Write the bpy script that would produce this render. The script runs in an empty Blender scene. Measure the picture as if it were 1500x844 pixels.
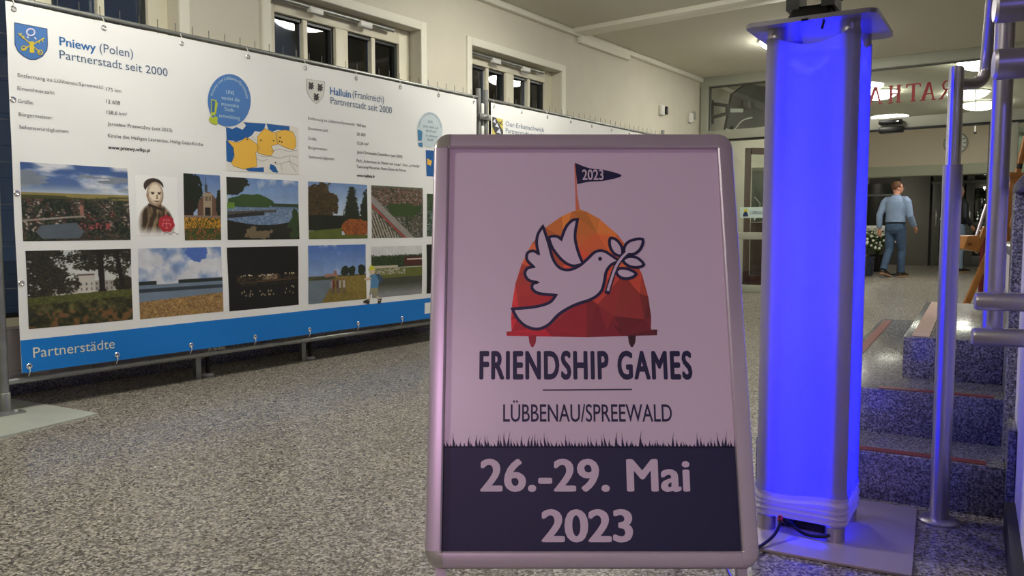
import bpy, bmesh, math, random
import numpy as np
from mathutils import Vector, Matrix
from mathutils.geometry import delaunay_2d_cdt

SC = bpy.context.scene
COL = SC.collection
random.seed(7); RNG = np.random.default_rng(11)

# ---------------------------------------------------------------- camera, world, light
FPX = 1180.0
PITCH = math.atan(87 / FPX)
EYE = Vector((0, 0, 0.89))
cam = bpy.data.objects.new('camera', bpy.data.cameras.new('camera'))
COL.objects.link(cam); SC.camera = cam
cam.data.sensor_width = 36; cam.data.lens = 36 * FPX / 1500; cam.data.clip_start = .05
cam.location = EYE; cam.rotation_euler = (math.pi / 2 - PITCH, 0, 0)

SC.view_settings.view_transform = 'Standard'; SC.view_settings.look = 'None'
SC.view_settings.gamma = 1; SC.view_settings.use_curve_mapping = False
SC.view_settings.exposure = 0.0
SC.cycles.use_denoising = True
SC.cycles.max_bounces = 8; SC.cycles.diffuse_bounces = 4; SC.cycles.sample_clamp_indirect = 6

world = bpy.data.worlds.new('night'); SC.world = world; world.use_nodes = True
world.node_tree.nodes['Background'].inputs[0].default_value = (.06, .08, .115, 1)
world.node_tree.nodes['Background'].inputs[1].default_value = 1.0

LAMP_HALL = 44.0; LAMP_FOYER = 36.0      # radiance of the opal domes
TUBE = 11.0                               # radiance of the blue light inside the column
PINK = 60.0                               # unseen spot aimed at the board, watts

def spot(name, loc, aim, watts, color, size, blend, radius):
    l = bpy.data.lights.new(name, 'SPOT'); l.energy = watts; l.color = color
    l.spot_size = math.radians(size); l.spot_blend = blend; l.shadow_soft_size = radius
    o = bpy.data.objects.new(name, l); COL.objects.link(o); o.location = loc
    o.rotation_euler = (Vector(aim) - Vector(loc)).to_track_quat('-Z', 'Y').to_euler()
    return o
spot('unseen_spotlight', (-.55, -1.3, 1.75), (.1, 1.62, .66), PINK, (1, .62, .95), 27, .5, .12)
spot('unseen_spotlight', (1.0, -1.5, 2.0), (1.35, 2.3, .7), 38.0, (.20, .17, 1.0), 30, .8, .15)  # added out of view; stands in for the column's blue spill on the steps

# ---------------------------------------------------------------- pixel helpers (points on real planes)
Fv = Vector((0, math.cos(PITCH), -math.sin(PITCH))); Dv = Vector((0, -math.sin(PITCH), -math.cos(PITCH)))
def ray(x, y): return Fv + Vector(((x - 750) / FPX, 0, 0)) + Dv * ((y - 422) / FPX)
def on_z(x, y, z): r = ray(x, y); return EYE + r * ((z - EYE.z) / r.z)
def on_pl(x, y, p, n): r = ray(x, y); return EYE + r * ((Vector(p) - EYE).dot(n) / r.dot(n))
def on_d(x, y, d): r = ray(x, y); return EYE + r * (d / r.y)
def V(*a): return Vector(a)

# ---------------------------------------------------------------- materials
def lin(c):
    return tuple(((v / 12.92) if v <= .04045 else ((v + .055) / 1.055) ** 2.4) for v in c)
MATS = {}
def mat(name, rgb, rough=.5, metal=0, emit=None, noise=0, scale=20, bump=0, spec=.5, coat=0, attr=False, aniso=0):
    if name in MATS: return MATS[name]
    m = bpy.data.materials.new(name); m.use_nodes = True; nt = m.node_tree; b = nt.nodes['Principled BSDF']
    c = (*lin(rgb), 1)
    b.inputs['Base Color'].default_value = c; b.inputs['Roughness'].default_value = rough
    b.inputs['Metallic'].default_value = metal; b.inputs['Specular IOR Level'].default_value = spec
    b.inputs['Coat Weight'].default_value = coat; b.inputs['Anisotropic'].default_value = aniso
    if emit: b.inputs['Emission Color'].default_value = (*emit[0], 1); b.inputs['Emission Strength'].default_value = emit[1]
    if attr:
        a = nt.nodes.new('ShaderNodeAttribute'); a.attribute_name = 'print'
        nt.links.new(a.outputs['Color'], b.inputs['Base Color'])
    if noise or bump:
        t = nt.nodes.new('ShaderNodeTexCoord'); n = nt.nodes.new('ShaderNodeTexNoise'); n.inputs['Scale'].default_value = scale
        n.inputs['Detail'].default_value = 6
        nt.links.new(t.outputs['Object'], n.inputs['Vector'])
        if noise and not attr:
            r = nt.nodes.new('ShaderNodeValToRGB'); r.color_ramp.elements[0].position = .3; r.color_ramp.elements[1].position = .7
            r.color_ramp.elements[0].color = tuple(max(0, v * (1 - noise)) for v in c[:3]) + (1,)
            r.color_ramp.elements[1].color = tuple(min(1, v * (1 + noise)) for v in c[:3]) + (1,)
            nt.links.new(n.outputs['Fac'], r.inputs['Fac']); nt.links.new(r.outputs['Color'], b.inputs['Base Color'])
        if bump:
            bp_ = nt.nodes.new('ShaderNodeBump'); bp_.inputs['Strength'].default_value = bump; bp_.inputs['Distance'].default_value = .01
            nt.links.new(n.outputs['Fac'], bp_.inputs['Height']); nt.links.new(bp_.outputs['Normal'], b.inputs['Normal'])
    MATS[name] = m; return m

def granite(name, cols, scale, rough, bump=.1):
    m = bpy.data.materials.new(name); m.use_nodes = True; nt = m.node_tree; b = nt.nodes['Principled BSDF']
    t = nt.nodes.new('ShaderNodeTexCoord')
    v = nt.nodes.new('ShaderNodeTexVoronoi'); v.inputs['Scale'].default_value = scale; v.inputs['Randomness'].default_value = 1
    n = nt.nodes.new('ShaderNodeTexNoise'); n.inputs['Scale'].default_value = scale * .8; n.inputs['Detail'].default_value = 3
    big = nt.nodes.new('ShaderNodeTexNoise'); big.inputs['Scale'].default_value = 1.3; big.inputs['Detail'].default_value = 3
    nt.links.new(t.outputs['Object'], v.inputs['Vector']); nt.links.new(t.outputs['Object'], n.inputs['Vector']); nt.links.new(t.outputs['Object'], big.inputs['Vector'])
    sep = nt.nodes.new('ShaderNodeSeparateColor'); nt.links.new(v.outputs['Color'], sep.inputs[0])
    mx = nt.nodes.new('ShaderNodeMath'); mx.operation = 'MULTIPLY_ADD'; mx.inputs[1].default_value = .62
    s2 = nt.nodes.new('ShaderNodeMath'); s2.operation = 'MULTIPLY'; s2.inputs[1].default_value = .38
    nt.links.new(n.outputs['Fac'], s2.inputs[0]); nt.links.new(sep.outputs[0], mx.inputs[0]); nt.links.new(s2.outputs[0], mx.inputs[2])
    r = nt.nodes.new('ShaderNodeValToRGB'); r.color_ramp.interpolation = 'LINEAR'
    while len(r.color_ramp.elements) < len(cols): r.color_ramp.elements.new(.5)
    for i, (p, c) in enumerate(cols):
        r.color_ramp.elements[i].position = p; r.color_ramp.elements[i].color = (*lin(c), 1)
    nt.links.new(mx.outputs[0], r.inputs['Fac'])
    mm = nt.nodes.new('ShaderNodeMix'); mm.data_type = 'RGBA'; mm.blend_type = 'MULTIPLY'; mm.inputs['Factor'].default_value = .35
    nt.links.new(r.outputs['Color'], mm.inputs['A']); nt.links.new(big.outputs['Fac'], mm.inputs['B'])
    nt.links.new(mm.outputs['Result'], b.inputs['Base Color'])
    b.inputs['Roughness'].default_value = rough
    rr = nt.nodes.new('ShaderNodeMapRange'); rr.inputs['To Min'].default_value = rough * .7; rr.inputs['To Max'].default_value = rough * 1.4
    nt.links.new(sep.outputs[1], rr.inputs['Value']); nt.links.new(rr.outputs[0], b.inputs['Roughness'])
    MATS[name] = m; return m

M_FLOOR = granite('terrazzo', [(0.0, (.17, .155, .14)), (.28, (.35, .33, .30)), (.5, (.56, .535, .49)), (.72, (.76, .73, .68)), (1, (.95, .93, .88))], 150, .25)
M_STEP = granite('stair_granite', [(0.0, (.15, .15, .16)), (.3, (.34, .34, .36)), (.6, (.54, .54, .56)), (.85, (.74, .73, .74)), (1, (.9, .89, .9))], 210, .20)
M_WALL = mat('wall_paint', (.86, .84, .775), .8, noise=.03, scale=3, bump=.15)
M_CEIL = mat('ceiling_paint', (.84, .83, .765), .85)
M_TRIM = mat('trim_white', (.93, .92, .86), .6)
M_FRAME = mat('window_frame', (.93, .91, .82), .45)
M_SASH = mat('sash_dark', (.22, .23, .23), .4, .3)
M_FAR = mat('foyer_paint', (.88, .84, .76), .8)
M_ALU = mat('aluminium', (.78, .74, .78), .36, .45, noise=.03, scale=4)
M_CHROME = mat('chrome', (.90, .89, .89), .2, .85)
M_STEEL = mat('brushed_steel', (.76, .74, .76), .36, .9)
M_GALV = mat('galvanised', (.60, .61, .60), .45, .8, noise=.15, scale=14)
M_WIRE = mat('wire', (.42, .42, .40), .5, .6)
M_PLATE = mat('steel_plate', (.74, .70, .72), .38, .35, noise=.1, scale=3)
M_VINYL = mat('vinyl', (.94, .945, .94), .45, bump=.04, scale=5)
M_PRINT = mat('print_ink', (1, 1, 1), .5, attr=True)
M_BLACK = mat('black_plastic', (.035, .035, .04), .35)
M_DARK = mat('dark_rubber', (.07, .07, .075), .6)
M_BLUE = mat('print_blue', (.04, .48, .82), .42)
M_WHITEP = mat('white_plastic', (.9, .9, .88), .4)
M_RAD = mat('radiator_paint', (.62, .59, .60), .45)
M_RED = mat('red_strip', (.47, .20, .21), .5)
M_DRED = mat('dark_red_frame', (.30, .14, .13), .45)
M_GREY = mat('grey_frame', (.64, .65, .59), .5)
M_DGREY = mat('dark_frame', (.33, .33, .31), .5)
M_SKIN = mat('skin', (.80, .58, .48), .5)
M_WOOD = mat('easel_wood', (.66, .44, .22), .45, noise=.18, scale=9)

def ink(name, rgb, rough=.5): return mat('ink_' + name, rgb, rough)
INK_TXT = ink('blue_grey', (.30, .40, .52)); INK_BLUE = ink('town_blue', (.16, .42, .66)); INK_GREY = ink('text_grey', (.42, .42, .43))
INK_DK = ink('text_dark', (.20, .20, .21)); NAVY = ink('navy', (.095, .11, .27)); PINKW = ink('poster_white', (.86, .80, .86))  # poster white is tinted with the pink light on the board

def glass(name, tint=(1, 1, 1), trans=.9, rough=0.0):
    m = bpy.data.materials.new(name); m.use_nodes = True; nt = m.node_tree; nt.nodes.clear()
    o = nt.nodes.new('ShaderNodeOutputMaterial'); g = nt.nodes.new('ShaderNodeBsdfGlossy'); t = nt.nodes.new('ShaderNodeBsdfTransparent')
    g.inputs['Roughness'].default_value = rough; t.inputs['Color'].default_value = (*tint, 1)
    f = nt.nodes.new('ShaderNodeFresnel'); f.inputs['IOR'].default_value = 1.52
    mu = nt.nodes.new('ShaderNodeMath'); mu.operation = 'MULTIPLY_ADD'; mu.inputs[1].default_value = 1.6; mu.inputs[2].default_value = .01
    mx = nt.nodes.new('ShaderNodeMixShader')
    nt.links.new(f.outputs[0], mu.inputs[0]); nt.links.new(mu.outputs[0], mx.inputs[0]); nt.links.new(t.outputs[0], mx.inputs[1]); nt.links.new(g.outputs[0], mx.inputs[2])
    nt.links.new(mx.outputs[0], o.inputs[0]); MATS[name] = m; return m
M_GLASS = glass('night_glass', (.55, .6, .66)); M_CLEAR = glass('clear_glass', (.93, .96, .93)); M_TINT = glass('tinted_glass', (.55, .58, .56))

def fabric(name, share, dif):
    m = bpy.data.materials.new(name); m.use_nodes = True; nt = m.node_tree; nt.nodes.clear()
    o = nt.nodes.new('ShaderNodeOutputMaterial'); d = nt.nodes.new('ShaderNodeBsdfDiffuse'); t = nt.nodes.new('ShaderNodeBsdfTranslucent')
    g = nt.nodes.new('ShaderNodeBsdfGlossy'); g.inputs['Roughness'].default_value = .28
    d.inputs['Color'].default_value = (dif, dif * .93, dif, 1); t.inputs['Color'].default_value = (.60, .60, .68, 1)
    a = nt.nodes.new('ShaderNodeMixShader'); a.inputs[0].default_value = share
    b = nt.nodes.new('ShaderNodeMixShader'); b.inputs[0].default_value = .03
    nt.links.new(d.outputs[0], a.inputs[1]); nt.links.new(t.outputs[0], a.inputs[2]); nt.links.new(a.outputs[0], b.inputs[1]); nt.links.new(g.outputs[0], b.inputs[2])
    nt.links.new(b.outputs[0], o.inputs[0]); MATS[name] = m; return m
M_FABRIC = fabric('stretch_fabric', .78, .52); M_HEM = fabric('gathered_fabric', .30, .74)

# ---------------------------------------------------------------- object helpers
WM = {}
def _mat_world(o): return WM.get(o.name, Matrix.Identity(4))
def tag(o, label=None, cat=None, group=None, kind=None):
    if label: o['label'] = label
    if cat: o['category'] = cat
    if group: o['group'] = group
    if kind: o['kind'] = kind
    return o
def thing(name, label, cat, loc=(0, 0, 0), group=None, kind=None):
    o = bpy.data.objects.new(name, None); o.empty_display_size = .1; COL.objects.link(o); o.location = loc
    WM[o.name] = Matrix.Translation(Vector(loc)); return tag(o, label, cat, group, kind)

class MB:
    def __init__(s): s.bm = bmesh.new()
    def box(s, c, size, ax=None, bev=0):
        c = Vector(c); ax = ax or (V(1, 0, 0), V(0, 1, 0), V(0, 0, 1)); sub = bmesh.new()
        bmesh.ops.create_cube(sub, size=1)
        for v in sub.verts:
            v.co = Vector((v.co.x * size[0], v.co.y * size[1], v.co.z * size[2]))
        if bev: bmesh.ops.bevel(sub, geom=list(sub.edges), offset=bev, segments=2, affect='EDGES', profile=.5)
        for v in sub.verts: v.co = c + ax[0] * v.co.x + ax[1] * v.co.y + ax[2] * v.co.z
        s._merge(sub); return s
    def _merge(s, sub):
        me = bpy.data.meshes.new('tmp'); sub.to_mesh(me); sub.free(); s.bm.from_mesh(me); bpy.data.meshes.remove(me)
    def tube(s, path, r, seg=14, caps=True, closed=False):
        path = [Vector(p) for p in path]; n = len(path); rs = r if isinstance(r, (list, tuple)) else [r] * n; rings = []; prev = None
        for i, p in enumerate(path):
            if closed: d = path[(i + 1) % n] - path[i - 1]
            else: d = path[min(i + 1, n - 1)] - path[max(i - 1, 0)]
            d.normalize()
            if prev is None: a = d.orthogonal().normalized()
            else: a = (prev - d * prev.dot(d)).normalized()
            prev = a; b = d.cross(a)
            rings.append([s.bm.verts.new(p + (a * math.cos(k * 2 * math.pi / seg) + b * math.sin(k * 2 * math.pi / seg)) * rs[i]) for k in range(seg)])
        m = n if closed else n - 1
        for i in range(m):
            A, B = rings[i], rings[(i + 1) % n]
            for k in range(seg): s.bm.faces.new((A[k], A[(k + 1) % seg], B[(k + 1) % seg], B[k]))
        if caps and not closed: s.bm.faces.new(rings[0][::-1]); s.bm.faces.new(rings[-1])
        return s
    def loft(s, rings, caps=True):
        R = [[s.bm.verts.new(p) for p in r] for r in rings]; k = len(R[0])
        for A, B in zip(R, R[1:]):
            for i in range(k): s.bm.faces.new((A[i], A[(i + 1) % k], B[(i + 1) % k], B[i]))
        if caps: s.bm.faces.new(R[0][::-1]); s.bm.faces.new(R[-1])
        return s
    def poly(s, pts, depth=None):
        f = s.bm.faces.new([s.bm.verts.new(p) for p in pts])
        if depth is not None:
            r = bmesh.ops.extrude_face_region(s.bm, geom=[f]); bmesh.ops.translate(s.bm, verts=[g for g in r['geom'] if isinstance(g, bmesh.types.BMVert)], vec=depth)
        return s
    def lathe(s, prof, c, seg=24, ax=None):
        c = Vector(c); ax = ax or (V(1, 0, 0), V(0, 1, 0), V(0, 0, 1)); rings = []
        for r, z in prof:
            rings.append([c + (ax[0] * math.cos(k * 2 * math.pi / seg) + ax[1] * math.sin(k * 2 * math.pi / seg)) * max(r, 1e-4) + ax[2] * z for k in range(seg)])
        return s.loft(rings)
    def mesh(s, vs, fs):
        b = [s.bm.verts.new(v) for v in vs]
        for f in fs:
            try: s.bm.faces.new([b[i] for i in f])
            except ValueError: pass
        return s
    def build(s, name, m, parent=None, smooth=True, recalc=True, **kw):
        bm = s.bm
        if recalc: bmesh.ops.recalc_face_normals(bm, faces=bm.faces)
        if smooth:
            for f in bm.faces: f.smooth = True
            for e in bm.edges:
                if len(e.link_faces) == 2 and e.calc_face_angle(0) > .6: e.smooth = False
        o = bpy.data.objects.new(name, None) if False else None
        if parent is not None: W = _mat_world(parent)
        else:
            xs = [v.co for v in bm.verts]; lo = Vector((min(v.x for v in xs), min(v.y for v in xs), min(v.z for v in xs))); hi = Vector((max(v.x for v in xs), max(v.y for v in xs), max(v.z for v in xs)))
            W = Matrix.Translation(Vector(((lo.x + hi.x) / 2, (lo.y + hi.y) / 2, lo.z)))
        bm.transform(W.inverted())
        me = bpy.data.meshes.new(name); bm.to_mesh(me); bm.free()
        me.materials.append(m)
        o = bpy.data.objects.new(name, me); COL.objects.link(o)
        if parent is not None: o.parent = parent
        else: o.location = W.to_translation()
        WM[o.name] = W
        return tag(o, **kw)

def dup(root, offset, label=None):
    def cp(o, par):
        c = o.copy(); COL.objects.link(c); c.parent = par
        for ch in [x for x in o.children]: cp(ch, c)
        return c
    r = cp(root, None); r.location = root.location + Vector(offset)
    if label: r['label'] = label
    return r

_TXT = {}
def text_geo(s, bold, sp=1.0):
    """bold: how far each outline is thickened; the shifted copies are merged into one flat outline"""
    k = (s, bold, sp)
    if k not in _TXT:
        cu = bpy.data.curves.new('t', 'FONT'); cu.body = s; cu.size = 1; cu.resolution_u = 4; cu.space_character = sp
        o = bpy.data.objects.new('t', cu); COL.objects.link(o)
        dg = bpy.context.evaluated_depsgraph_get(); me = o.evaluated_get(dg).to_mesh()
        vs = [tuple(v.co)[:2] for v in me.vertices]; fs = [tuple(p.vertices) for p in me.polygons]
        bpy.data.objects.remove(o); bpy.data.curves.remove(cu)
        if bold > .008:
            n0 = len(vs); v0, f0 = list(vs), list(fs)
            for q_, a in enumerate([k_ * math.pi / 3 + .3 for k_ in range(6)], 1):
                vs += [(x + bold * math.cos(a), y + bold * .6 * math.sin(a)) for x, y in v0]; fs += [tuple(i + n0 * q_ for i in f) for f in f0]
            r = delaunay_2d_cdt([Vector(v) for v in vs], [], fs, 0, 1e-6)
            T = np.array([[vs[i] for i in f[:3]] for f in fs]); A_, B_, C_ = T[:, 0], T[:, 1], T[:, 2]
            vs = [tuple(v) for v in r[0]]; keep = []
            def sd(p, a, b): return (b[:, 0] - a[:, 0]) * (p[1] - a[:, 1]) - (b[:, 1] - a[:, 1]) * (p[0] - a[:, 0])
            for f in r[2]:
                p = (sum(vs[i][0] for i in f) / len(f), sum(vs[i][1] for i in f) / len(f)); d1, d2, d3 = sd(p, A_, B_), sd(p, B_, C_), sd(p, C_, A_)
                if (((d1 >= 0) & (d2 >= 0) & (d3 >= 0)) | ((d1 <= 0) & (d2 <= 0) & (d3 <= 0))).any(): keep.append(tuple(f))
            fs = keep
        _TXT[k] = (vs, fs)
    return _TXT[k]
CAPH = max(v[1] for v in text_geo('H', 0)[0])
def text_obj(name, s, m, parent, fn, x0, x1, y0, cap, bold=0, sp=1.0, **kw):
    """text on a surface: fn(a,b) -> world; from a=x0 to a=x1, baseline b=y0, capital height cap"""
    vs, fs = text_geo(s, bold, sp); lo = min(v[0] for v in vs); hi = max(v[0] for v in vs)
    return MB().mesh([fn(x0 + (v[0] - lo) / (hi - lo) * (x1 - x0), y0 + v[1] / CAPH * cap) for v in vs], fs).build(name, m, parent, smooth=False, recalc=False, **kw)

def smooth_poly(pts, closed=True, n=5):
    out = []; N = len(pts); rng = range(N if closed else N - 1)
    for i in rng:
        if closed: p = [pts[(i + k - 1) % N] for k in range(4)]
        else: p = [pts[min(max(i + k - 1, 0), N - 1)] for k in range(4)]
        for j in range(n):
            t = j / n
            out.append(tuple(.5 * ((2 * p[1][a]) + (-p[0][a] + p[2][a]) * t + (2 * p[0][a] - 5 * p[1][a] + 4 * p[2][a] - p[3][a]) * t * t + (-p[0][a] + 3 * p[1][a] - 3 * p[2][a] + p[3][a]) * t ** 3) for a in range(2)))
    if not closed: out.append(tuple(pts[-1]))
    return out
def cdt(poly, extra=()):
    vs = [Vector(p) for p in poly] + [Vector(p) for p in extra]; n = len(poly)
    r = delaunay_2d_cdt(vs, [], [list(range(n))], 1, 1e-6)
    return [tuple(v) for v in r[0]], [tuple(f) for f in r[2]]
def flat(name, poly, m, parent, fn, extra=(), **kw):
    vs, fs = cdt(poly, extra)
    return MB().mesh([fn(*v) for v in vs], fs).build(name, m, parent, smooth=False, recalc=False, **kw)
def ribbon(mb, pts, w, fn, closed=False):
    pts = [Vector(p) for p in pts]; n = len(pts); L = []; R = []
    for i, p in enumerate(pts):
        a = pts[i - 1] if (closed or i > 0) else p; b = pts[(i + 1) % n] if (closed or i < n - 1) else p
        d1 = (p - a); d2 = (b - p); d1 = d1.normalized() if d1.length > 1e-9 else d2.normalized(); d2 = d2.normalized() if d2.length > 1e-9 else d1
        t = (d1 + d2); t = t.normalized() if t.length > .3 else d1; nn = Vector((-t.y, t.x)); k = min(1.6, 1 / max(.5, nn.dot(Vector((-d1.y, d1.x)))))
        ww = w[i] if isinstance(w, (list, tuple)) else w
        L.append(p + nn * ww * k / 2); R.append(p - nn * ww * k / 2)
    vs = [fn(*p) for p in L] + [fn(*p) for p in R]; fs = []
    for i in range(n if closed else n - 1):
        j = (i + 1) % n; fs.append((i, j, n + j, n + i))
    mb.mesh(vs, fs); return mb
def disc(cx, cy, rx, ry=None, n=28): return [(cx + rx * math.cos(2 * math.pi * k / n), cy + (ry or rx) * math.sin(2 * math.pi * k / n)) for k in range(n)]

# ---------------------------------------------------------------- directions
def hdir(px):
    v = ray(px, 335); v.z = 0; return v.normalized()
U = hdir(1606); N = V(U.y, -U.x, 0); UP = V(0, 0, 1)        # along the left wall; out of it into the hall
G = -hdir(-929); Mn = V(-G.y, G.x, 0)                       # along the glass front; through it into the foyer
AX_W = (U, N, UP); AX_F = (G, Mn, UP)
WALL = -4.68; CEIL = 3.03
def W(s, off, z): return U * s + N * (WALL + off) + UP * z      # wall frame (off>0 is into the hall)
COR = on_pl(1026, 117, N * WALL, N); COR.z = 0
def Fp(s, off, z): return COR + G * s + Mn * off + UP * z       # glass front frame
SA = V(.497, .868, 0).normalized(); SB = V(SA.y, -SA.x, 0)      # stair frame
def S(a, b, z): return SA * a + SB * b + UP * z

# ================================================================ SETTING
MB().box((3, 9, -.05), (34, 36, .1)).build('floor', M_FLOOR, kind='structure')
MB().box(W(7.5, 10.2, CEIL + .1), (40, 21.2, .2), AX_W).build('ceiling', M_CEIL, kind='structure')

# left wall with three window openings
WIN = [(1.41, 2.93), (3.62, 5.145), (5.83, 7.36)]; WB, WT = .32, 2.555; TH = .42
mb = MB()
def wseg(s0, s1, z0, z1): mb.box(W((s0 + s1) / 2, -TH / 2, (z0 + z1) / 2), (s1 - s0, TH, z1 - z0), AX_W)
edges = [-9] + [e for w in WIN for e in w] + [24]
for i in range(0, len(edges), 2): wseg(edges[i], edges[i + 1], 0, CEIL)
for a, b in WIN: wseg(a, b, 0, WB); wseg(a, b, WT, CEIL)
mb.build('wall_left', M_WALL, kind='structure', smooth=False)
# plaster surrounds of the windows
mb = MB()
for a, b in WIN:
    for s in (a - .035, b + .035): mb.box(W(s, .008, (WB + WT + .07) / 2), (.07, .02, WT - WB + .07), AX_W, .004)
    mb.box(W((a + b) / 2, .008, WT + .035), (b - a, .02, .07), AX_W, .004)
mb.build('trim_1', M_TRIM, kind='structure')
# cornice along the wall head and the shallow beam across the ceiling
MB().box(W(7.5, .03, CEIL - .03), (33, .06, .06), AX_W, .012).build('trim_2', M_TRIM, kind='structure')
bm0 = V(.68, 8.93, CEIL)
bd = (V(2.06, 7.85, 0) - V(.68, 8.95, 0)).normalized(); bn = V(-bd.y, bd.x, 0)
MB().box(bm0 + bd * 5.2 + bn * .0 + UP * -.02, (10.8, .24, .05), (bd, bn, UP), .006).build('trim_3', M_TRIM, kind='structure')
# granite skirting
MB().box(W(6, .015, .09), (11, .03, .18), AX_W, .004).build('baseboard_left', M_STEP, kind='structure')
# the parts of the building behind and beside the camera
MB().box((3, -5.2, CEIL / 2), (34, .2, CEIL)).build('wall_back', M_WALL, kind='structure')
MB().box((12.5, 9, CEIL / 2), (.2, 36, CEIL)).build('wall_right', M_WALL, kind='structure')

for wi, (a, b) in enumerate(WIN):
    win = thing('window_%d' % (wi + 1), None, None, W((a + b) / 2, -.2, WB), kind='structure')
    d0 = -.15
    mbf = MB()
    def bar(s0, s1, z0, z1, off=d0, dp=.07): mbf.box(W((s0 + s1) / 2, off, (z0 + z1) / 2), (s1 - s0, dp, z1 - z0), AX_W, .005)
    x0, x1 = a, b; mid = (a + b) / 2; top = 2.43; bot = WB + .08
    L1, L2, R1, R2 = a + .13, a + .13 + .57, b - .13 - .57, b - .13
    bar(x0, L1, WB, WT); bar(R2, x1, WB, WT); bar(L1, R2, top, WT); bar(L1, R2, WB, bot); bar(L2, R1, bot, top)
    mbf.build('window_frame', M_FRAME, win)
    for (p, q) in ((L1, L2), (R1, R2)):
        sash = MB()
        for s in (p + .012, q - .012): sash.box(W(s, d0 - .02, (bot + top) / 2), (.024, .05, top - bot), AX_W)
        sash.box(W((p + q) / 2, d0 - .02, top - .012), (q - p, .05, .024), AX_W); sash.box(W((p + q) / 2, d0 - .02, bot + .012), (q - p, .05, .024), AX_W)
        so = sash.build('sash', M_SASH, win)
        MB().box(W((p + q) / 2, d0 + .0, (bot + top) / 2), (.04, .045, top - bot), AX_W, .004).build('mullion', M_FRAME, win)
        for (g0, g1) in ((p + .024, (p + q) / 2 - .02), ((p + q) / 2 + .02, q - .024)):
            MB().box(W((g0 + g1) / 2, d0 - .03, (bot + top) / 2), (g1 - g0, .006, top - bot - .04), AX_W).build('pane', M_GLASS, win)
    rl = thing('blind_rail', ['white tube rail of the blind in the leftmost window head', 'grey blind rail with two white brackets over the second window', 'blind rail with two white brackets over the window beside the grey poles'][wi], 'rail', W(mid, -.05, WT - .05), 'blind rails in the window heads')
    MB().tube([W(a + .04, -.06, WT - .045), W(b - .25, -.06, WT - .045)], .016).build('rail', M_GALV, rl)
    for s in (a + .45, a + .95):
        MB().box(W(s, -.055, WT - .065), (.13, .045, .05), AX_W, .012).build('bracket', M_WHITEP, rl)
# something solid outside: a dark ground strip so the night is not empty
MB().box(W(6, -5, -.3), (30, 9, .3), AX_W).build('ground', mat('night_ground', (.05, .055, .05), .9), kind='structure')

# ================================================================ CEILING LAMPS
M_LAMP_H = mat('opal_lamp_hall', (.9, .9, .85), .4, emit=((1, .965, .87), LAMP_HALL))
M_LAMP_F = mat('opal_lamp_foyer', (.9, .9, .85), .4, emit=((1, .97, .86), LAMP_FOYER))
def dome(x, y, m, label, group, r=.33):
    t = thing('ceiling_lamp', label, 'ceiling lamp', (x, y, CEIL), group)
    MB().lathe([(r + .012, 0), (r + .015, -.018), (r - .01, -.022), (r - .01, 0)], (x, y, CEIL), 28).build('rim', M_TRIM, t)
    prof = [(r * math.cos(a), -.015 - .11 * math.sin(a)) for a in [i * math.pi / 2 / 7 for i in range(8)]]
    MB().lathe(prof, (x, y, CEIL), 28).build('shade', m, t)
for x, y, lb in [(.72, 6.33, 'domed opal ceiling lamp mirrored in the window above the second crest'), (-1.35, 3.3, 'domed hall ceiling lamp over the left banner, outside the view'),
                 (3.15, 9.3, 'domed ceiling lamp hidden behind the top of the blue column'), (4.6, 3.9, 'domed hall ceiling lamp above the stairs'),
                 (-2.6, .2, 'domed hall ceiling lamp nearest the camera, out of view on the left')]:
    dome(x, y, M_LAMP_H, lb, 'hall ceiling lamps')
for (px, py), lb in [((1440, 95), 'glowing ceiling lamp behind glass nearest the top, above letter R'), ((1286, 140), 'glowing ceiling lamp behind glass just right of the blue column'),
                     ((1418, 140), 'glowing ceiling lamp partly hidden by the steel handrail elbow'), ((1436, 156), 'lowest glowing ceiling lamp behind glass beside the lattice post')]:
    p = on_z(px, py, CEIL - .06); dome(p.x, p.y, M_LAMP_F, lb, 'foyer ceiling lamps', .29)

# ================================================================ CABLE DUCT, SENSORS
MB().box(W(8.25, .03, 2.945), (1.15, .05, .07), AX_W, .006).build('cable_duct', M_TRIM, label='short white cable duct under the cornice on the left wall', cat='duct')
for s, z, lb, dk in ((9.79, 2.43, 'white wall sensor with a black side, left of the pair', True), (10.72, 2.43, 'small white wall sensor near the corner, right of the pair', False)):
    t = thing('wall_sensor', lb, 'sensor', W(s, .02, z), 'sensors on the white wall')
    MB().box(W(s - .03, .03, z), (.09, .05, .13), AX_W, .012).build('housing', M_WHITEP, t)
    if dk: MB().box(W(s + .1, .025, z + .01), (.06, .045, .10), AX_W, .008).build('lens', M_BLACK, t)
    else: MB().box(W(s + .1, .025, z + .05), (.05, .04, .11), AX_W, .008).build('cover', M_GREY, t)

# ================================================================ RADIATORS
def radiator(s0, s1, label, feet, valve):
    t = thing('radiator', label, 'radiator', W((s0 + s1) / 2, .3, 0), 'low radiators below the windows')
    off = .33
    MB().box(W((s0 + s1) / 2, off, .27), (s1 - s0, .09, .26), AX_W, .01).build('body', M_RAD, t)
    MB().box(W((s0 + s1) / 2, off + .02, .135), (s1 - s0, .13, .014), AX_W).build('bottom_rail', M_RAD, t)
    for s in feet:
        MB().box(W(s, off + .03, .065), (.035, .03, .13), AX_W).build('foot', M_GALV, t)
        f = MB().tube([W(s + .09, off + .0, .0), W(s + .09, off, .13)], .012).build('pipe', M_DARK, t)
        MB().lathe([(.035, 0), (.03, .01), (.012, .012)], W(s + .09, off, 0), 16).build('escutcheon', M_WHITEP, t)
    if valve:
        MB().tube([W(s1 + .01, off, .15), W(s1 + .05, off, .15)], .014).build('valve', M_CHROME, t)
        MB().tube([W(s1 + .05, off, .15), W(s1 + .13, off, .15)], [.027, .022]).build('thermostat_head', M_WHITEP, t)
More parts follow.
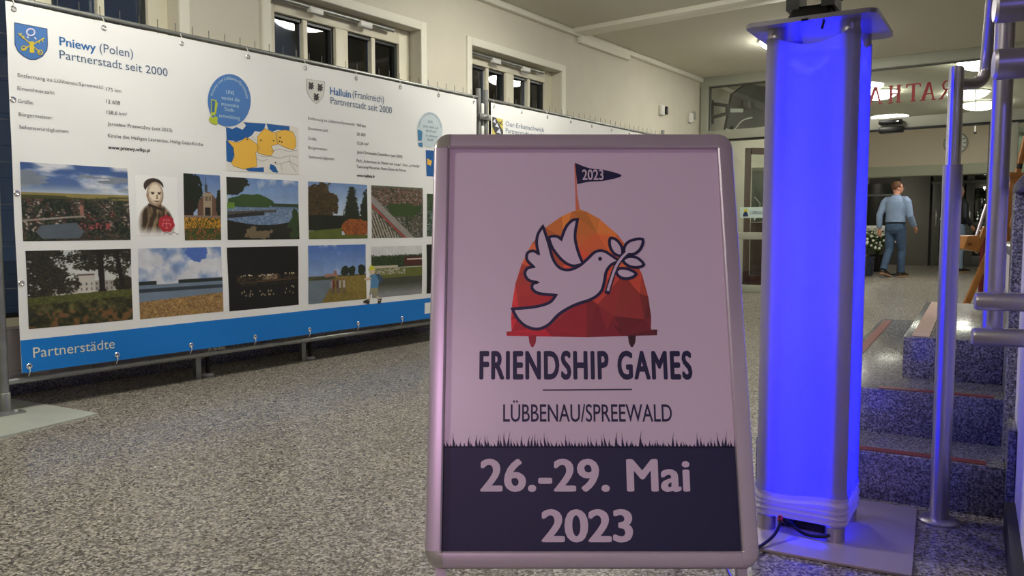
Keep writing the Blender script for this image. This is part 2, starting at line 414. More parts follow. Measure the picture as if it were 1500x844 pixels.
radiator(.2, 2.83, 'low grey radiator under the Pniewy banner half, on short feet', [2.76], True)
radiator(3.4, 5.6, 'low grey radiator under the Halluin banner half, on short feet', [3.55], False)

# ================================================================ FENCE PANELS
F0P = on_z(8, 607, 0); FOFF = F0P.dot(N)
def FW(s, off, z): return F0P + U * s + N * off + UP * z
def fs(x, y, off=.03):
    p = on_pl(x, y, F0P + N * off, N) - F0P; return p.dot(U), p.z
def fence(s0, s1, label):
    t = thing('fence', label, 'fence', FW((s0 + s1) / 2, 0, 0), 'mesh fence panels carrying the banners')
    zt, zb = 1.975, .155
    for s in (s0, s1): MB().tube([FW(s, 0, .02), FW(s, 0, 2.05)], .021).build('post', M_GALV, t)
    for z in (zt, zb): MB().tube([FW(s0, 0, z), FW(s1, 0, z)], .014).build('rail', M_GALV, t)
    w = MB()
    k = int((s1 - s0) / .105)
    for i in range(1, k):
        s = s0 + i * (s1 - s0) / k
        w.tube([FW(s, .008, zb - .02), FW(s, .008, zt + .055)], .0022, 4, False)
    z = zb + .05
    while z < zt:
        w.tube([FW(s0, .012, z), FW(s1, .012, z)], .0022, 4, False); z += .2
    w.build('wire_mesh', M_WIRE, t, kind='stuff')
    return t
f1 = fence(0.0, 3.675, 'grey mesh fence panel behind the Pniewy and Halluin banner')
f2 = fence(3.775, 7.2, 'grey mesh fence panel behind the third banner')
# clamp joining them
t = thing('fence_clamp', 'bolted grey clamp joining two fence posts between banners', 'clamp', FW(3.725, .03, 1.82))
MB().box(FW(3.725, .033, 1.82), (.15, .012, .05), AX_W, .003).build('jaw', M_GALV, t)
MB().box(FW(3.725, -.033, 1.82), (.15, .012, .05), AX_W, .003).build('jaw', M_GALV, t)
MB().tube([FW(3.725, -.05, 1.82), FW(3.725, .065, 1.82)], .011, 6).build('bolt', M_CHROME, t)
for s, lb in ((3.70, 'white cable tie tag on left post top'), (3.80, 'white tag on right post top')):
    pass
for k, z in enumerate((1.885, 1.70)):
    MB().box(FW(3.70, .025, z), (.035, .01, .09), AX_W, .003).build('tag', M_WHITEP, t)
# foot plate of the first panel
t = f1
q = [on_z(145, 606, .006), on_z(-60, 655, .006), on_z(-190, 625, .006), on_z(20, 585, .006)]
q = [V(p.x, p.y, 0) for p in q]
MB().poly(q, V(0, 0, .008)).build('foot_plate', mat('zinc_plate', (.74, .76, .72), .5, .3, noise=.06, scale=5), t)
MB().box(FW(-.02, .03, .013), (.16, .1, .01), AX_W, .002).build('foot_bracket', M_GALV, t)
for ds, dn in ((.02, .062), (-.07, .062)): MB().tube([FW(ds, dn, .014), FW(ds, dn, .03)], .011, 6).build('foot_bolt', M_CHROME, t)
MB().lathe([(.026, .01), (.026, .10), (.023, .105)], FW(0, 0, 0), 18).build('foot_socket', M_GALV, t)

# ================================================================ BANNERS
def wave(s, z): return .006 * math.sin(2.1 * s + 1.3 * z) + .004 * math.sin(5.3 * s - 3.1 * z + 1) + .0022 * math.sin(11 * z + 7 * s)
def BN(off):
    return lambda s, z: FW(s, .03 + off * .3 + wave(s, z), z)
def grid_sheet(name, s0, s1, z0, z1, m, parent, off, ns, nz, **kw):
    f = BN(off); mb = MB(); vs = [f(s0 + (s1 - s0) * i / ns, z0 + (z1 - z0) * j / nz) for j in range(nz + 1) for i in range(ns + 1)]
    mb.mesh(vs, [(j * (ns + 1) + i, j * (ns + 1) + i + 1, (j + 1) * (ns + 1) + i + 1, (j + 1) * (ns + 1) + i) for j in range(nz) for i in range(ns)])
    return mb.build(name, m, parent, recalc=False, **kw)

# --- tiny painter for the printed pictures: arrays of sRGB, row 0 is the top
def vnoise(h, w, sy, sx, seed, octs=4):
    r = np.random.default_rng(seed); out = np.zeros((h, w)); amp = 1; tot = 0
    for o in range(octs):
        gy, gx = max(2, int(sy * 2 ** o) + 2), max(2, int(sx * 2 ** o) + 2); g = r.random((gy, gx))
        yy = np.linspace(0, gy - 1.001, h); xx = np.linspace(0, gx - 1.001, w); y0 = yy.astype(int); x0 = xx.astype(int)
        fy = (yy - y0)[:, None]; fx = (xx - x0)[None]; fy = fy * fy * (3 - 2 * fy); fx = fx * fx * (3 - 2 * fx)
        out += amp * ((g[y0][:, x0] * (1 - fx) + g[y0][:, x0 + 1] * fx) * (1 - fy) + (g[y0 + 1][:, x0] * (1 - fx) + g[y0 + 1][:, x0 + 1] * fx) * fy)
        tot += amp; amp *= .55
    return out / tot
def C3(*c): return np.array(c, float)
def mixc(a, b, t): t = np.clip(t, 0, 1)[..., None]; return a * (1 - t) + b * t
def canvas(h, w): return np.meshgrid(np.linspace(0, 1, w), np.linspace(0, 1, h))
def put(img, mask, col, soft=None): m = np.clip(mask.astype(float), 0, 1)[..., None]; return img * (1 - m) + col * m
def clouds(X, Y, h, w, top, bot, seed, cov=.5, sy=3, sx=5):
    im = mixc(C3(*top), C3(*bot), Y * 1.0); n = vnoise(h, w, sy, sx, seed, 5); return mixc(im, C3(.86, .87, .9), (n - cov) * 5)
def blob(X, Y, cx, cy, rx, ry, seed, rough=.35):
    h, w = X.shape; n = vnoise(h, w, 12, 14, seed, 3); return (((X - cx) / rx) ** 2 + ((Y - cy) / ry) ** 2) < 1 + (n - .5) * 2 * rough * 2
def speck(h, w, seed, sc=1): return .72 * vnoise(h, w, h / 2.2 / sc, w / 2.2 / sc, seed, 1) + .28 * vnoise(h, w, h / 9, w / 9, seed + 500, 2)

def im_town(h, w):
    X, Y = canvas(h, w); im = clouds(X, Y, h, w, (.22, .34, .58), (.60, .70, .82), 1, .50, 5, 2)
    im = put(im, (Y > .10) & (Y < .34) & (vnoise(h, w, 11, 2, 31) > .53), C3(.50, .54, .60)); im = mixc(im, C3(.74, .78, .82), np.clip((Y - .26) * 9, 0, 1) * .8)
    im = put(im, Y > .38, C3(.56, .50, .28)); im = put(im, (Y > .41) & (vnoise(h, w, 14, 3, 33) > .5), C3(.26, .27, .14))
    f1, f2 = speck(h, w, 2, .8), speck(h, w, 6, 1.6); n = np.where(Y < .62, f1, f2); n2 = vnoise(h, w, 6, 8, 3); t = (Y > .45)
    c = mixc(C3(.07, .10, .07), C3(.38, .33, .28), n * 1.5 - .3); im = np.where(t[..., None], c, im); r_ = (n2 + X * .15) < .62
    im = put(im, t & (n > .70) & (Y < .88) & r_, C3(.74, .68, .62)); im = put(im, t & (n < .24) & r_, C3(.55, .24, .18)); im = put(im, t & (n2 > .58), C3(.08, .12, .07)) * 1.0
    im = put(im, t & (n2 > .58) & (n > .6), C3(.24, .27, .18)); lk = (Y > .80 - (X - .15) * .12) & (Y < .97) & (abs(X - .33) < .22 - abs(Y - .88) * .6)
    im = put(im, lk, C3(.34, .38, .42)); im = put(im, (abs(Y - .74 + X * .12) < .012) & (X < .55), C3(.62, .58, .54)); im = put(im, (X > .5) & (X < .8) & (abs(Y - .80) < .05) & (f2 > .55), C3(.62, .30, .30)); im = put(im, (abs(X - .53) < .02) & (Y > .53) & (Y < .66), C3(.62, .42, .36))
    return im
def im_church(h, w):
    X, Y = canvas(h, w); im = mixc(C3(.35, .48, .72), C3(.62, .72, .84), Y * 2)
    im = put(im, (abs(X - .66) < .30 - np.clip(.42 - Y, 0, 1) * 1.6) & (Y > .26) & (Y < .64), C3(.42, .30, .24))
    im = put(im, (abs(X - .64) < .12) & (Y > .28) & (Y < .62), C3(.66, .58, .48)); im = put(im, (abs(X - .64) < .075) & (Y > .50) & (Y < .63), C3(.12, .10, .09))
    for k in range(5): im = put(im, (abs(X - .57 - k * .037) < .009) & (Y > .33) & (Y < .40), C3(.2, .16, .13))
    im = put(im, (abs(X - .60) < .035) & (Y > .15) & (Y < .26), C3(.25, .28, .30)); im = put(im, (abs(X - .60) < .008) & (Y > .04) & (Y < .16), C3(.2, .2, .2))
    im = put(im, blob(X, Y, .1, .25, .38, .36, 5), C3(.07, .11, .06)); im = put(im, (X < .25) & (Y > .4) & (Y < .62), C3(.12, .09, .07)); im = put(im, blob(X, Y, .98, .45, .12, .2, 6), C3(.1, .13, .08))
    im = put(im, Y > .62, C3(.55, .45, .38)); n = speck(h, w, 8)
    im = put(im, Y > .66, mixc(C3(.10, .17, .05), C3(.32, .42, .16), n * 1.6 - .3)); im = put(im, (Y > .66) & (Y < .82) & (n > .48), C3(.85, .58, .14)); im = put(im, (Y > .82) & (n > .68), C3(.8, .3, .2)); return im
def im_lake(h, w):
    X, Y = canvas(h, w); im = clouds(X, Y, h, w, (.42, .56, .78), (.75, .82, .88), 9, .58)
    im = put(im, Y > .45, C3(.36, .46, .60)); n = speck(h, w, 10); im = put(im, (Y > .48) & (n > .56), C3(.52, .60, .70))
    im = put(im, blob(X, Y, .33, .38, .33, .12, 11, .2) & (Y < .47), C3(.18, .30, .12)); im = put(im, (Y > .40) & (Y < .45) & (X > .6), C3(.15, .22, .12)); im = put(im, (X < .1) & (Y > .4) & (Y < .5), C3(.4, .55, .2))
    im = put(im, (abs(Y - .545 + (X - .35) * .06) < .02) & (X < .67), C3(.30, .28, .25)); im = put(im, (abs(Y - .60 + (X - .2) * .12) < .03) & (X < .5), C3(.13, .14, .14))
    im = put(im, blob(X, Y, .05, .08, .24, .2, 12), C3(.08, .11, .05)); g = Y > .68 + .10 * np.sin(X * 3.2) * .8; im = put(im, g, C3(.09, .09, .06)); im = put(im, blob(X, Y, .45, .9, .2, .09, 13, .8), C3(.46, .40, .30))
    im = put(im, blob(X, Y, .97, .75, .12, .28, 14, .8), C3(.16, .24, .10)); return im
def im_trees(h, w):
    X, Y = canvas(h, w); im = mixc(C3(.45, .58, .78), C3(.80, .86, .92), Y * 1.7); n = speck(h, w, 21); d = mixc(C3(.12, .11, .06), C3(.36, .27, .13), n * 1.5 - .2)
    im = np.where((blob(X, Y, .16, .42, .3, .42, 22))[..., None], d, im); im = put(im, (Y > .58) & (Y < .85), C3(.08, .11, .06)); g = mixc(C3(.06, .09, .06), C3(.16, .20, .10), n)
    im = np.where(((abs(X - .72) < .04 + Y * .17 + (n - .5) * .08) & (Y > .05) & (Y < .75))[..., None], g, im); im = np.where(blob(X, Y, 1, .5, .12, .35, 23)[..., None], g, im)
    im = np.where(blob(X, Y, .78, .80, .24, .17, 24, .2)[..., None], mixc(C3(.42, .20, .08), C3(.75, .42, .18), n * 1.6 - .3), im); im = put(im, (Y > .86 - X * .1) & ((X < .55) | (Y > .93)), C3(.36, .40, .15)); return im
def im_aerial(h, w):
    X, Y = canvas(h, w); n = speck(h, w, 31, 1.3); n2 = vnoise(h, w, 5, 5, 32); im = mixc(C3(.16, .20, .13), C3(.34, .32, .26), n2 * 1.7 - .3)
    im = put(im, (n > .52) & (Y < .35), C3(.52, .33, .27)); im = put(im, (n > .68), C3(.60, .58, .56)); im = put(im, blob(X, Y, .6, .45, .35, .14, 33), C3(.20, .28, .12)); d = Y - (.25 + X * 1.0)
    im = put(im, abs(d) < .08, C3(.58, .56, .54)); im = put(im, abs(d - .12) < .03, C3(.62, .28, .24)); im = put(im, (d > .2) & (np.sin((X * 3 - Y) * 40) > .2), C3(.70, .66, .60)); im = put(im, Y < .03, C3(.35, .4, .3)); return im
def im_manor(h, w):
    X, Y = canvas(h, w); im = mixc(C3(.78, .80, .80), C3(.88, .87, .82), Y); im = put(im, (X > .2) & (X < .82) & (Y > .42) & (Y < .58), C3(.66, .64, .60)); im = put(im, (X > .45) & (X < .62) & (Y > .34) & (Y < .58), C3(.78, .76, .72)); im = put(im, (X > .45) & (X < .62) & (abs(Y - .335) < .012), C3(.4, .3, .27))
    for k in range(12): im = put(im, (abs(X - .24 - k * .05) < .007) & ((abs(Y - .46) < .018) | (abs(Y - .53) < .018)), C3(.36, .36, .35))
    n = speck(h, w, 41, 1.2); m = vnoise(h, w, 5, 6, 40, 5); dk = mixc(C3(.06, .06, .04), C3(.22, .21, .12), n * 1.3 - .15)
    for c in ((.12, .28, .25, .40, 42), (.60, .12, .24, .16, 43), (.86, .12, .17, .22, 44), (.38, .44, .10, .14, 45), (.92, .48, .11, .10, 48)):
        b = (((X - c[0]) / c[2]) ** 2 + ((Y - c[1]) / c[3]) ** 2) < .55 + m * 1.1 + (n - .5) * .9; im = np.where((b & (n + m > .72))[..., None], dk, im)
    for cx, wd in ((.69, .030), (.88, .024)): im = put(im, (abs(X - cx - (Y - .3) * (.02 if cx < .8 else .12)) < wd + (Y > .55) * .012) & (Y < .64), C3(.10, .085, .065))
    gr = Y > .61 - X * .04; n2 = vnoise(h, w, 14, 20, 46, 4); im = np.where(gr[..., None], mixc(C3(.13, .14, .05), C3(.42, .40, .20), (n2 - .35) * 2.4), im); im = np.where(((Y > .60 - X * .04) & (Y < .70 - X * .04))[..., None], mixc(C3(.20, .22, .08), C3(.42, .44, .18), n), im)
    im = put(im, (Y > .80) & (n2 > .56), C3(.46, .32, .18)); return im
def im_beach(h, w):
    X, Y = canvas(h, w); im = clouds(X, Y, h, w, (.44, .56, .78), (.60, .68, .80), 51, .36, 3, 4); im = put(im, blob(X, Y, .68, .08, .13, .14, 57, .4), C3(.30, .44, .76))
    im = put(im, (Y > .47) & (Y < .53) & ((X < .2) | (X > .45)), C3(.13, .17, .15)); im = put(im, Y > .52, C3(.45, .52, .60)); im = put(im, (abs(Y - .60) < .025), C3(.20, .24, .28))
    s = Y > .76 - X * .06; n = speck(h, w, 52); im = np.where(s[..., None], mixc(C3(.45, .34, .20), C3(.78, .62, .38), n * 1.6 - .3), im); return im
def im_night(h, w):
    X, Y = canvas(h, w); im = np.zeros((h, w, 3)) + C3(.025, .022, .03); n = speck(h, w, 61, .9); m = vnoise(h, w, 5, 14, 64)
    im = put(im, (abs(Y - .50) < .045) & (X > .12) & (n * m > .30), C3(.30, .22, .12)); im = put(im, (abs(Y - .575 + X * .03) < .008) & (X > .15), C3(.36, .24, .14)); im = put(im, (abs(Y - .60) < .02) & (X > .15) & (n > .5), C3(.16, .13, .07))
    im = put(im, (abs(Y - .49) < .045) & (abs(X - .58) < .10) & (n > .42), C3(.56, .48, .36)); r = np.random.default_rng(4)
    for k in range(24):
        x = .14 + .82 * r.random(); im = put(im, ((X - x) ** 2 + (Y - .44 - .03 * r.random()) ** 2) < .00007, C3(.98, .92, .76)); y = .66 + .13 * r.random(); im = put(im, ((X - x) / .7) ** 2 + ((Y - y) / 1.6) ** 2 < .00012, C3(.70, .62, .50))
    return im
def im_fish(h, w):
    X, Y = canvas(h, w); im = clouds(X, Y, h, w, (.30, .46, .76), (.78, .84, .92), 71, .62); im = put(im, (Y > .53) & (Y < .6), C3(.34, .34, .26)); im = put(im, (abs(X - .38) < .11) & (Y > .50) & (Y < .56), C3(.66, .48, .42)); im = put(im, (abs(X - .45) < .022) & (Y > .45) & (Y < .51), C3(.62, .42, .36)); im = put(im, (Y > .545) & (Y < .60) & (speck(h, w, 73) > .5), C3(.22, .25, .14))
    for x in (.62, .75, .92): im = put(im, blob(X, Y, x, .46, .07, .09, int(x * 100)), C3(.13, .17, .12))
    im = put(im, Y > .60, C3(.44, .50, .54)); n = speck(h, w, 72); b = (Y > .56) & (X > .22 + (1 - Y) * .55) ; im = np.where(b[..., None], mixc(C3(.40, .36, .14), C3(.64, .54, .26), n), im)
    for x, c in ((.385, (.62, .56, .56)), (.42, (.45, .14, .16)), (.49, (.32, .16, .22)), (.53, (.7, .68, .66)), (.60, (.74, .72, .74))): im = put(im, (abs(X - x) < .017) & (Y > .62) & (Y < .76), C3(*c)); im = put(im, (abs(X - x) < .013) & (Y > .59) & (Y < .625), C3(.5, .34, .26)); im = put(im, (abs(abs(X - x) - .008) < .006) & (Y > .76) & (Y < .86), C3(.42, .34, .32))
    return im
def im_house(h, w):
    X, Y = canvas(h, w); im = np.zeros((h, w, 3)) + C3(.86, .87, .86); n = speck(h, w, 81); im = np.where(((Y > .14 + n * .08) & (Y < .42))[..., None], mixc(C3(.08, .13, .07), C3(.24, .32, .15), n * 1.5 - .2), im)
    im = put(im, (X > .62) & (Y > .22) & (Y < .40), C3(.30, .13, .12)); im = put(im, (X > .68) & (abs(Y - .27) < .012), C3(.85, .8, .75)); im = put(im, (Y > .38) & (Y < .46) & (X < .5), C3(.78, .74, .66)); im = put(im, (Y > .43) & (Y < .62), C3(.40, .42, .18)); im = put(im, (Y > .44) & (Y < .56) & (X < .65) & (n > .52), C3(.78, .76, .72))
    im = put(im, Y > .62, C3(.26, .27, .22)); im = mixc(im, C3(.55, .56, .56), np.clip((Y - .74) * 5, 0, 1) * (Y > .62)); return im
def im_green(h, w):
    X, Y = canvas(h, w); n = speck(h, w, 91); im = mixc(C3(.10, .16, .10), C3(.30, .40, .24), n * 1.5 - .2); return put(im, (n > .62) & (Y > .4), C3(.6, .66, .7))
def im_monk(h, w):
    X, Y = canvas(h, w); bg = C3(.968, .972, .965); im = np.zeros((h, w, 3)) + bg; n = vnoise(h, w, 4, 9, 95); n3 = speck(h, w, 96)
    b = ((X - .44) / .47) ** 2 + ((Y - .86) / .42) ** 2; body = np.clip((1.0 - b) * 4, 0, 1) * np.clip((1.0 - Y) * 6, 0, 1) * np.clip(X * 7, 0, 1)
    c = mixc(C3(.22, .16, .10), C3(.66, .57, .45), np.clip(np.sin((X * 1.7 + Y * .7 + n * .5) * 17) * .55 + n * .9 - .35, 0, 1)); im = im * (1 - body[..., None]) + c * body[..., None]
    nk = (abs(X - .47) < .12) & (Y > .40) & (Y < .52); im = put(im, nk, C3(.35, .26, .20))
    f = ((X - .45) / .20) ** 2 + ((Y - .31) / .215) ** 2; sh = np.clip(1.2 * (f - .35) + (Y - .28) * 1.3 + (n3 - .5) * .25, 0, 1); im = np.where((f < 1)[..., None], mixc(C3(.93, .88, .79), C3(.50, .38, .29), sh), im)
    im = put(im, ((X - .27) / .03) ** 2 + ((Y - .33) / .05) ** 2 < 1, C3(.66, .54, .44))
    cap = (((X - .42) / .235) ** 2 + ((Y - .17) / .13) ** 2 < 1) & (Y < .085 + ((X - .46) ** 2) * 2.6 + .015); im = put(im, cap, C3(.24, .19, .18))
    for x in (.39, .55): im = put(im, ((X - x) / .055) ** 2 + ((Y - .275) / .010) ** 2 < 1, C3(.42, .33, .26)); im = put(im, ((X - x) / .035) ** 2 + ((Y - .297) / .014) ** 2 < 1, C3(.20, .14, .11))
    im = put(im, ((X - .495) / .02) ** 2 + ((Y - .345) / .035) ** 2 < 1, C3(.60, .47, .37)); im = put(im, ((X - .49) / .035) ** 2 + ((Y - .378) / .008) ** 2 < 1, C3(.36, .25, .2)); im = put(im, ((X - .48) / .075) ** 2 + ((Y - .425 + (X - .48) ** 2 * 1.5) / .011) ** 2 < 1, C3(.40, .24, .2))
    im = put(im, (abs(X - .44) < .17) & (abs(Y - .525 - (X - .44) * .25) < .022), C3(.17, .12, .1)); ang = np.arctan2(Y - .80, (X - .70) * .72); r = np.hypot((X - .70) * .72, Y - .80)
    im = put(im, r < .142 + .009 * np.sin(ang * 7), C3(.68, .14, .20)); q = (abs(r - .075) < .010) & (np.sin(ang * 5) > -.2); im = put(im, q | ((abs(X - .70) < .010) & (abs(Y - .80) < .08)) | ((abs(Y - .80) < .007) & (abs(X - .70) < .09)), C3(.84, .45, .46))
    im = put(im, (abs(Y - .965 - .018 * np.sin(X * 34)) < .005) & (X > .62), C3(.45, .38, .38)); return im
def photo(name, corners, fn, parent, off=.003, res=190, **kw):
    P = [fs(*c) for c in corners]; h = res; w = res; im = np.clip(fn(h, w), 0, 1)
    pd = np.pad(im, ((1, 1), (1, 1), (0, 0)), 'edge'); im = (im * 3 + pd[:-2, 1:-1] + pd[2:, 1:-1] + pd[1:-1, :-2] + pd[1:-1, 2:]) / 7
    if name != 'portrait': im = im * (.93 + .14 * vnoise(h, w, 9, 9, len(kw.get('label', '')) + 77, 4)[..., None]) * .93 + .025
    im = np.clip(im, 0, 1); im = np.where(im <= .04045, im / 12.92, ((im + .055) / 1.055) ** 2.4)
    s0 = (P[0][0] + P[3][0]) / 2; s1 = (P[1][0] + P[2][0]) / 2; z1 = (P[0][1] + P[1][1]) / 2; z0 = (P[2][1] + P[3][1]) / 2
    f = BN(off); vs = [f(s0 + (s1 - s0) * i / (w - 1), z1 + (z0 - z1) * j / (h - 1)) for j in range(h) for i in range(w)]
    mb = MB(); mb.mesh(vs, [(j * w + i, j * w + w + i, j * w + w + i + 1, j * w + i + 1) for j in range(h - 1) for i in range(w - 1)])
    o = mb.build(name, M_PRINT, parent, recalc=False, **kw); a = o.data.color_attributes.new('print', 'FLOAT_COLOR', 'POINT')
    a.data.foreach_set('color', np.concatenate([im.reshape(-1, 3), np.ones((h * w, 1))], 1).astype(np.float32).ravel()); return o

def btext(parent, name, s, pL, pR, cap, m, bold=0, off=.005, **kw):
    """pL, pR: photograph pixels of both baseline ends; cap: capital height in pixels at the left end"""
    a = fs(*pL); b = fs(*pR); c = fs(pL[0], pL[1] - cap); zb = (a[1] + b[1]) / 2 if abs(a[1] - b[1]) < .06 else a[1]
    return text_obj(name, s, m, parent, BN(off), a[0], b[0], zb, c[1] - a[1], bold, **kw)
def bflat(parent, name, pts, m, off, extra=(), **kw):
    pl_ = [fs(*p) for p in pts]; out = []
    for i, p in enumerate(pl_):
        q = pl_[(i + 1) % len(pl_)]; n_ = max(1, int(math.hypot(q[0] - p[0], q[1] - p[1]) / .03)); out += [(p[0] + (q[0] - p[0]) * k / n_, p[1] + (q[1] - p[1]) * k / n_) for k in range(n_)]
    a0, a1 = min(p[0] for p in pl_), max(p[0] for p in pl_); b0, b1 = min(p[1] for p in pl_), max(p[1] for p in pl_); ex = []
    for i in range(1, int((a1 - a0) / .03) + 1):
        for j in range(1, int((b1 - b0) / .03) + 1):
            p = (a0 + i * .03 + .0007 * j, b0 + j * .03)
            if min(math.hypot(p[0] - o_[0], p[1] - o_[1]) for o_ in out) > .012: ex.append(p)
    return flat(name, out, m, parent, BN(off), ex, **kw)

B1 = thing('banner', 'long white partner-city banner with blue bottom stripe, on the left fence', 'banner', FW(1.84, .05, .19))
S0, S1, Z0, Z1 = .066, 3.61, .193, 1.952
grid_sheet('sheet', S0, S1, Z0, Z1, M_VINYL, B1, 0, 90, 44)
ZS = fs(27, 498)[1]; ZS = fs(30, 500)[1]
grid_sheet('stripe', S0 + .001, S1, Z0, ZS + .004, M_BLUE, B1, .0022, 90, 8, label='bright blue stripe along the bottom')
t_ = fs(622, 444); grid_sheet('label_patch', t_[0], t_[0] + .3, fs(622, 460)[1], t_[1], M_VINYL, B1, .004, 4, 2)
PH = [('town', [(30, 238), (187, 246), (189, 353), (32, 352)], im_town, 'aerial view of a town under streaked clouds'), ('church', [(269, 254), (323, 257), (325, 352), (270, 352)], im_church, 'church front behind a bed of tulips'),
      ('lake', [(333, 259), (437, 265), (439, 351), (334, 351)], im_lake, 'lake with a wooden jetty'), ('trees', [(452, 266), (540, 271), (537, 350), (452, 350)], im_trees, 'autumn trees in a park'),
      ('aerial', [(546, 271), (617, 276), (619, 348), (543, 349)], im_aerial, 'aerial view of red-roofed streets'), ('manor', [(37, 366), (189, 366), (195, 469), (41, 481)], im_manor, 'white manor behind dark trees'),
      ('beach', [(199, 364), (325, 362), (327, 457), (206, 467)], im_beach, 'sandy lake beach under clouds'), ('night', [(335, 362), (438, 361), (437, 447), (334, 456)], im_night, 'lit waterfront at night'),
      ('fish', [(452, 360), (537, 358), (537, 439), (452, 445)], im_fish, 'people on a lake shore'), ('house', [(544, 360), (617, 361), (617, 430), (546, 437)], im_house, 'red house by a pond'),
      ('green', [(624, 284), (690, 287), (690, 345), (624, 347)], im_green, 'green wooded view'), ('green2', [(624, 358), (690, 357), (690, 424), (624, 430)], im_night, 'dark view at the board edge')]
for nm, c, f, lb in PH: photo('printed_photo', c, f, B1, label=lb)
photo('portrait', [(199, 256), (260, 260), (261, 345), (199, 345)], im_monk, B1, label='sepia portrait of an old man in a cap with a red seal')

btext(B1, 'town_name', 'Pniewy', (87, 66.5), (141.5, 75.5), 12.5, INK_BLUE, .022)
btext(B1, 'country_name', '(Polen)', (147, 76), (196, 84), 12.5, INK_TXT)
btext(B1, 'heading_lettering', 'Partnerstadt seit 2000', (87, 85.5), (246, 112), 12.5, INK_TXT, .004)
for a_, p1, p2 in [('Entfernung zu Lübbenau/Spreewald:', (25, 112), (152, 131)), ('Einwohnerzahl:', (25, 131.5), (80, 139)), ('Größe:', (26, 150.5), (49, 153.5)), ('Bürgermeister:', (27, 170), (78, 175)), ('Sehenswürdigkeiten:', (27.5, 188.5), (101, 195))]:
    btext(B1, 'fact_label', a_, p1, p2, 5.4, INK_GREY, .004)
for a_, p1, p2, bo in [('175 km', (155.5, 133.5), (178, 135.5), .0), ('12 608', (155.5, 151.5), (176, 153), 0), ('158,6 km²', (156, 167), (186, 170), 0), ('Jarosław Przewoźny (seit 2010)', (157.5, 183), (252, 194), 0),
                       ('Kirche des Heiligen Laurentius, Heilig-Geist-Kirche', (158, 201), (298, 214), 0), ('www.pniewy.wlkp.pl', (158, 218), (219, 223), .02)]:
    btext(B1, 'fact_text', a_, p1, p2, 5.2, INK_DK, .006 + bo)
btext(B1, 'town_name', 'Halluin', (483, 138.5), (513, 143), 10.5, INK_BLUE, .022)
btext(B1, 'country_name', '(Frankreich)', (515.5, 143.5), (561, 150), 10, INK_TXT)
btext(B1, 'heading_lettering', 'Partnerstadt seit 2000', (483.5, 152.7), (573, 166), 10, INK_TXT, .004)
for a_, p1, p2 in [('Entfernung zu Lübbenau/Spreewald:', (452, 175), (518.5, 184.5)), ('Einwohnerzahl:', (452, 190), (480.5, 193.5)), ('Größe:', (452, 204.5), (464, 206)), ('Bürgermeister:', (452, 218), (480, 221)), ('Sehenswürdigkeiten:', (452.5, 231.5), (490, 235))]:
    btext(B1, 'fact_label', a_, p1, p2, 4.2, INK_GREY, .004)
for a_, p1, p2, bo in [('760 km', (521, 185), (534, 187), 0), ('20 600', (521, 198.5), (534, 200), 0), ('12,56 km²', (522, 211.5), (539, 213.5), 0), ('Jean-Christophe Destailleur (seit 2020)', (522, 225), (589, 231), 0),
                       ('Park „Arboretum du Manoir aux Loups“, Kino „Le Familia“', (522, 238), (615, 245), 0), ('Tourcoing-Mouscron, Notre Dame des Fièvres', (522, 246.5), (594, 251), 0), ('www.halluin.fr', (522.5, 259), (549, 260.5), .02)]:
    btext(B1, 'fact_text', a_, p1, p2, 4.2, INK_DK, .006 + bo)
btext(B1, 'stripe_lettering', 'Partnerstädte', (48, 523), (167, 511), 15, ink('cream', (.86, .88, .82)), .004, off=.0055)

# crests
sh = [(19.5, 33), (69, 42), (69.5, 66)] + [(68.5, 74), (62, 83), (52, 88), (43, 88), (33, 83), (25, 76), (20, 66)]
cr = bflat(B1, 'crest', sh, ink('crest_edge', (.15, .28, .45)), .004, label='blue town crest with crossed golden keys')
bflat(cr, 'field', [(20.5, 34.5), (68, 43), (68.3, 66), (67, 73.5), (61, 82), (52, 86.5), (43, 86.5), (34, 82), (26, 75), (21.2, 66)], ink('crest_blue', (.28, .47, .72)), .005)
f6 = BN(.014); mb = MB(); YEL = ink('gold', (.82, .74, .22)); P = lambda *l: [fs(*p) for p in l]; u1 = fs(45, 50)[0] - fs(44, 50)[0]
for l in (P((25, 49), (58, 78)), P((64, 56), (30, 74)), P((27, 53), (30, 49)), P((31, 57), (34, 53)), P((62, 62), (60, 57)), P((57, 64), (55, 60))): ribbon(mb, l, u1 * 1.6, f6)
mb.mesh([f6(*p) for p in P((42, 61), (48, 61), (49, 78), (42, 77.5))], [(0, 1, 2, 3)])
for cx, cy in ((33.5, 71), (57.5, 77)): ribbon(mb, P(*disc(cx, cy, 3.4, 3.4, 10)), u1 * 1.5, f6, True)
mb.build('keys', YEL, cr, smooth=False, recalc=False)
mb = MB(); ribbon(mb, P(*disc(43.5, 47.5, 6, 5, 18)), u1 * 2, f6, True); ribbon(mb, P((38, 54), (41, 56)), u1 * 2, f6); ribbon(mb, P((49, 55), (52, 58)), u1 * 2, f6); mb.build('wreath', ink('crest_white', (.85, .86, .92)), cr, smooth=False, recalc=False)
sh2 = [(448.5, 115.5), (475.5, 119.5), (475, 133), (472.5, 143), (467, 150), (463.5, 152.5), (456.5, 147), (450.5, 137), (448.5, 127)]
c2 = bflat(B1, 'crest', sh2, INK_GREY, .004, label='white crest with three black lions')
cx, cy = 462.3, 132; bflat(c2, 'field', [(cx + (x - cx) * .965, cy + (y - cy) * .975) for x, y in sh2], ink('crest_pale', (.86, .86, .83)), .005)
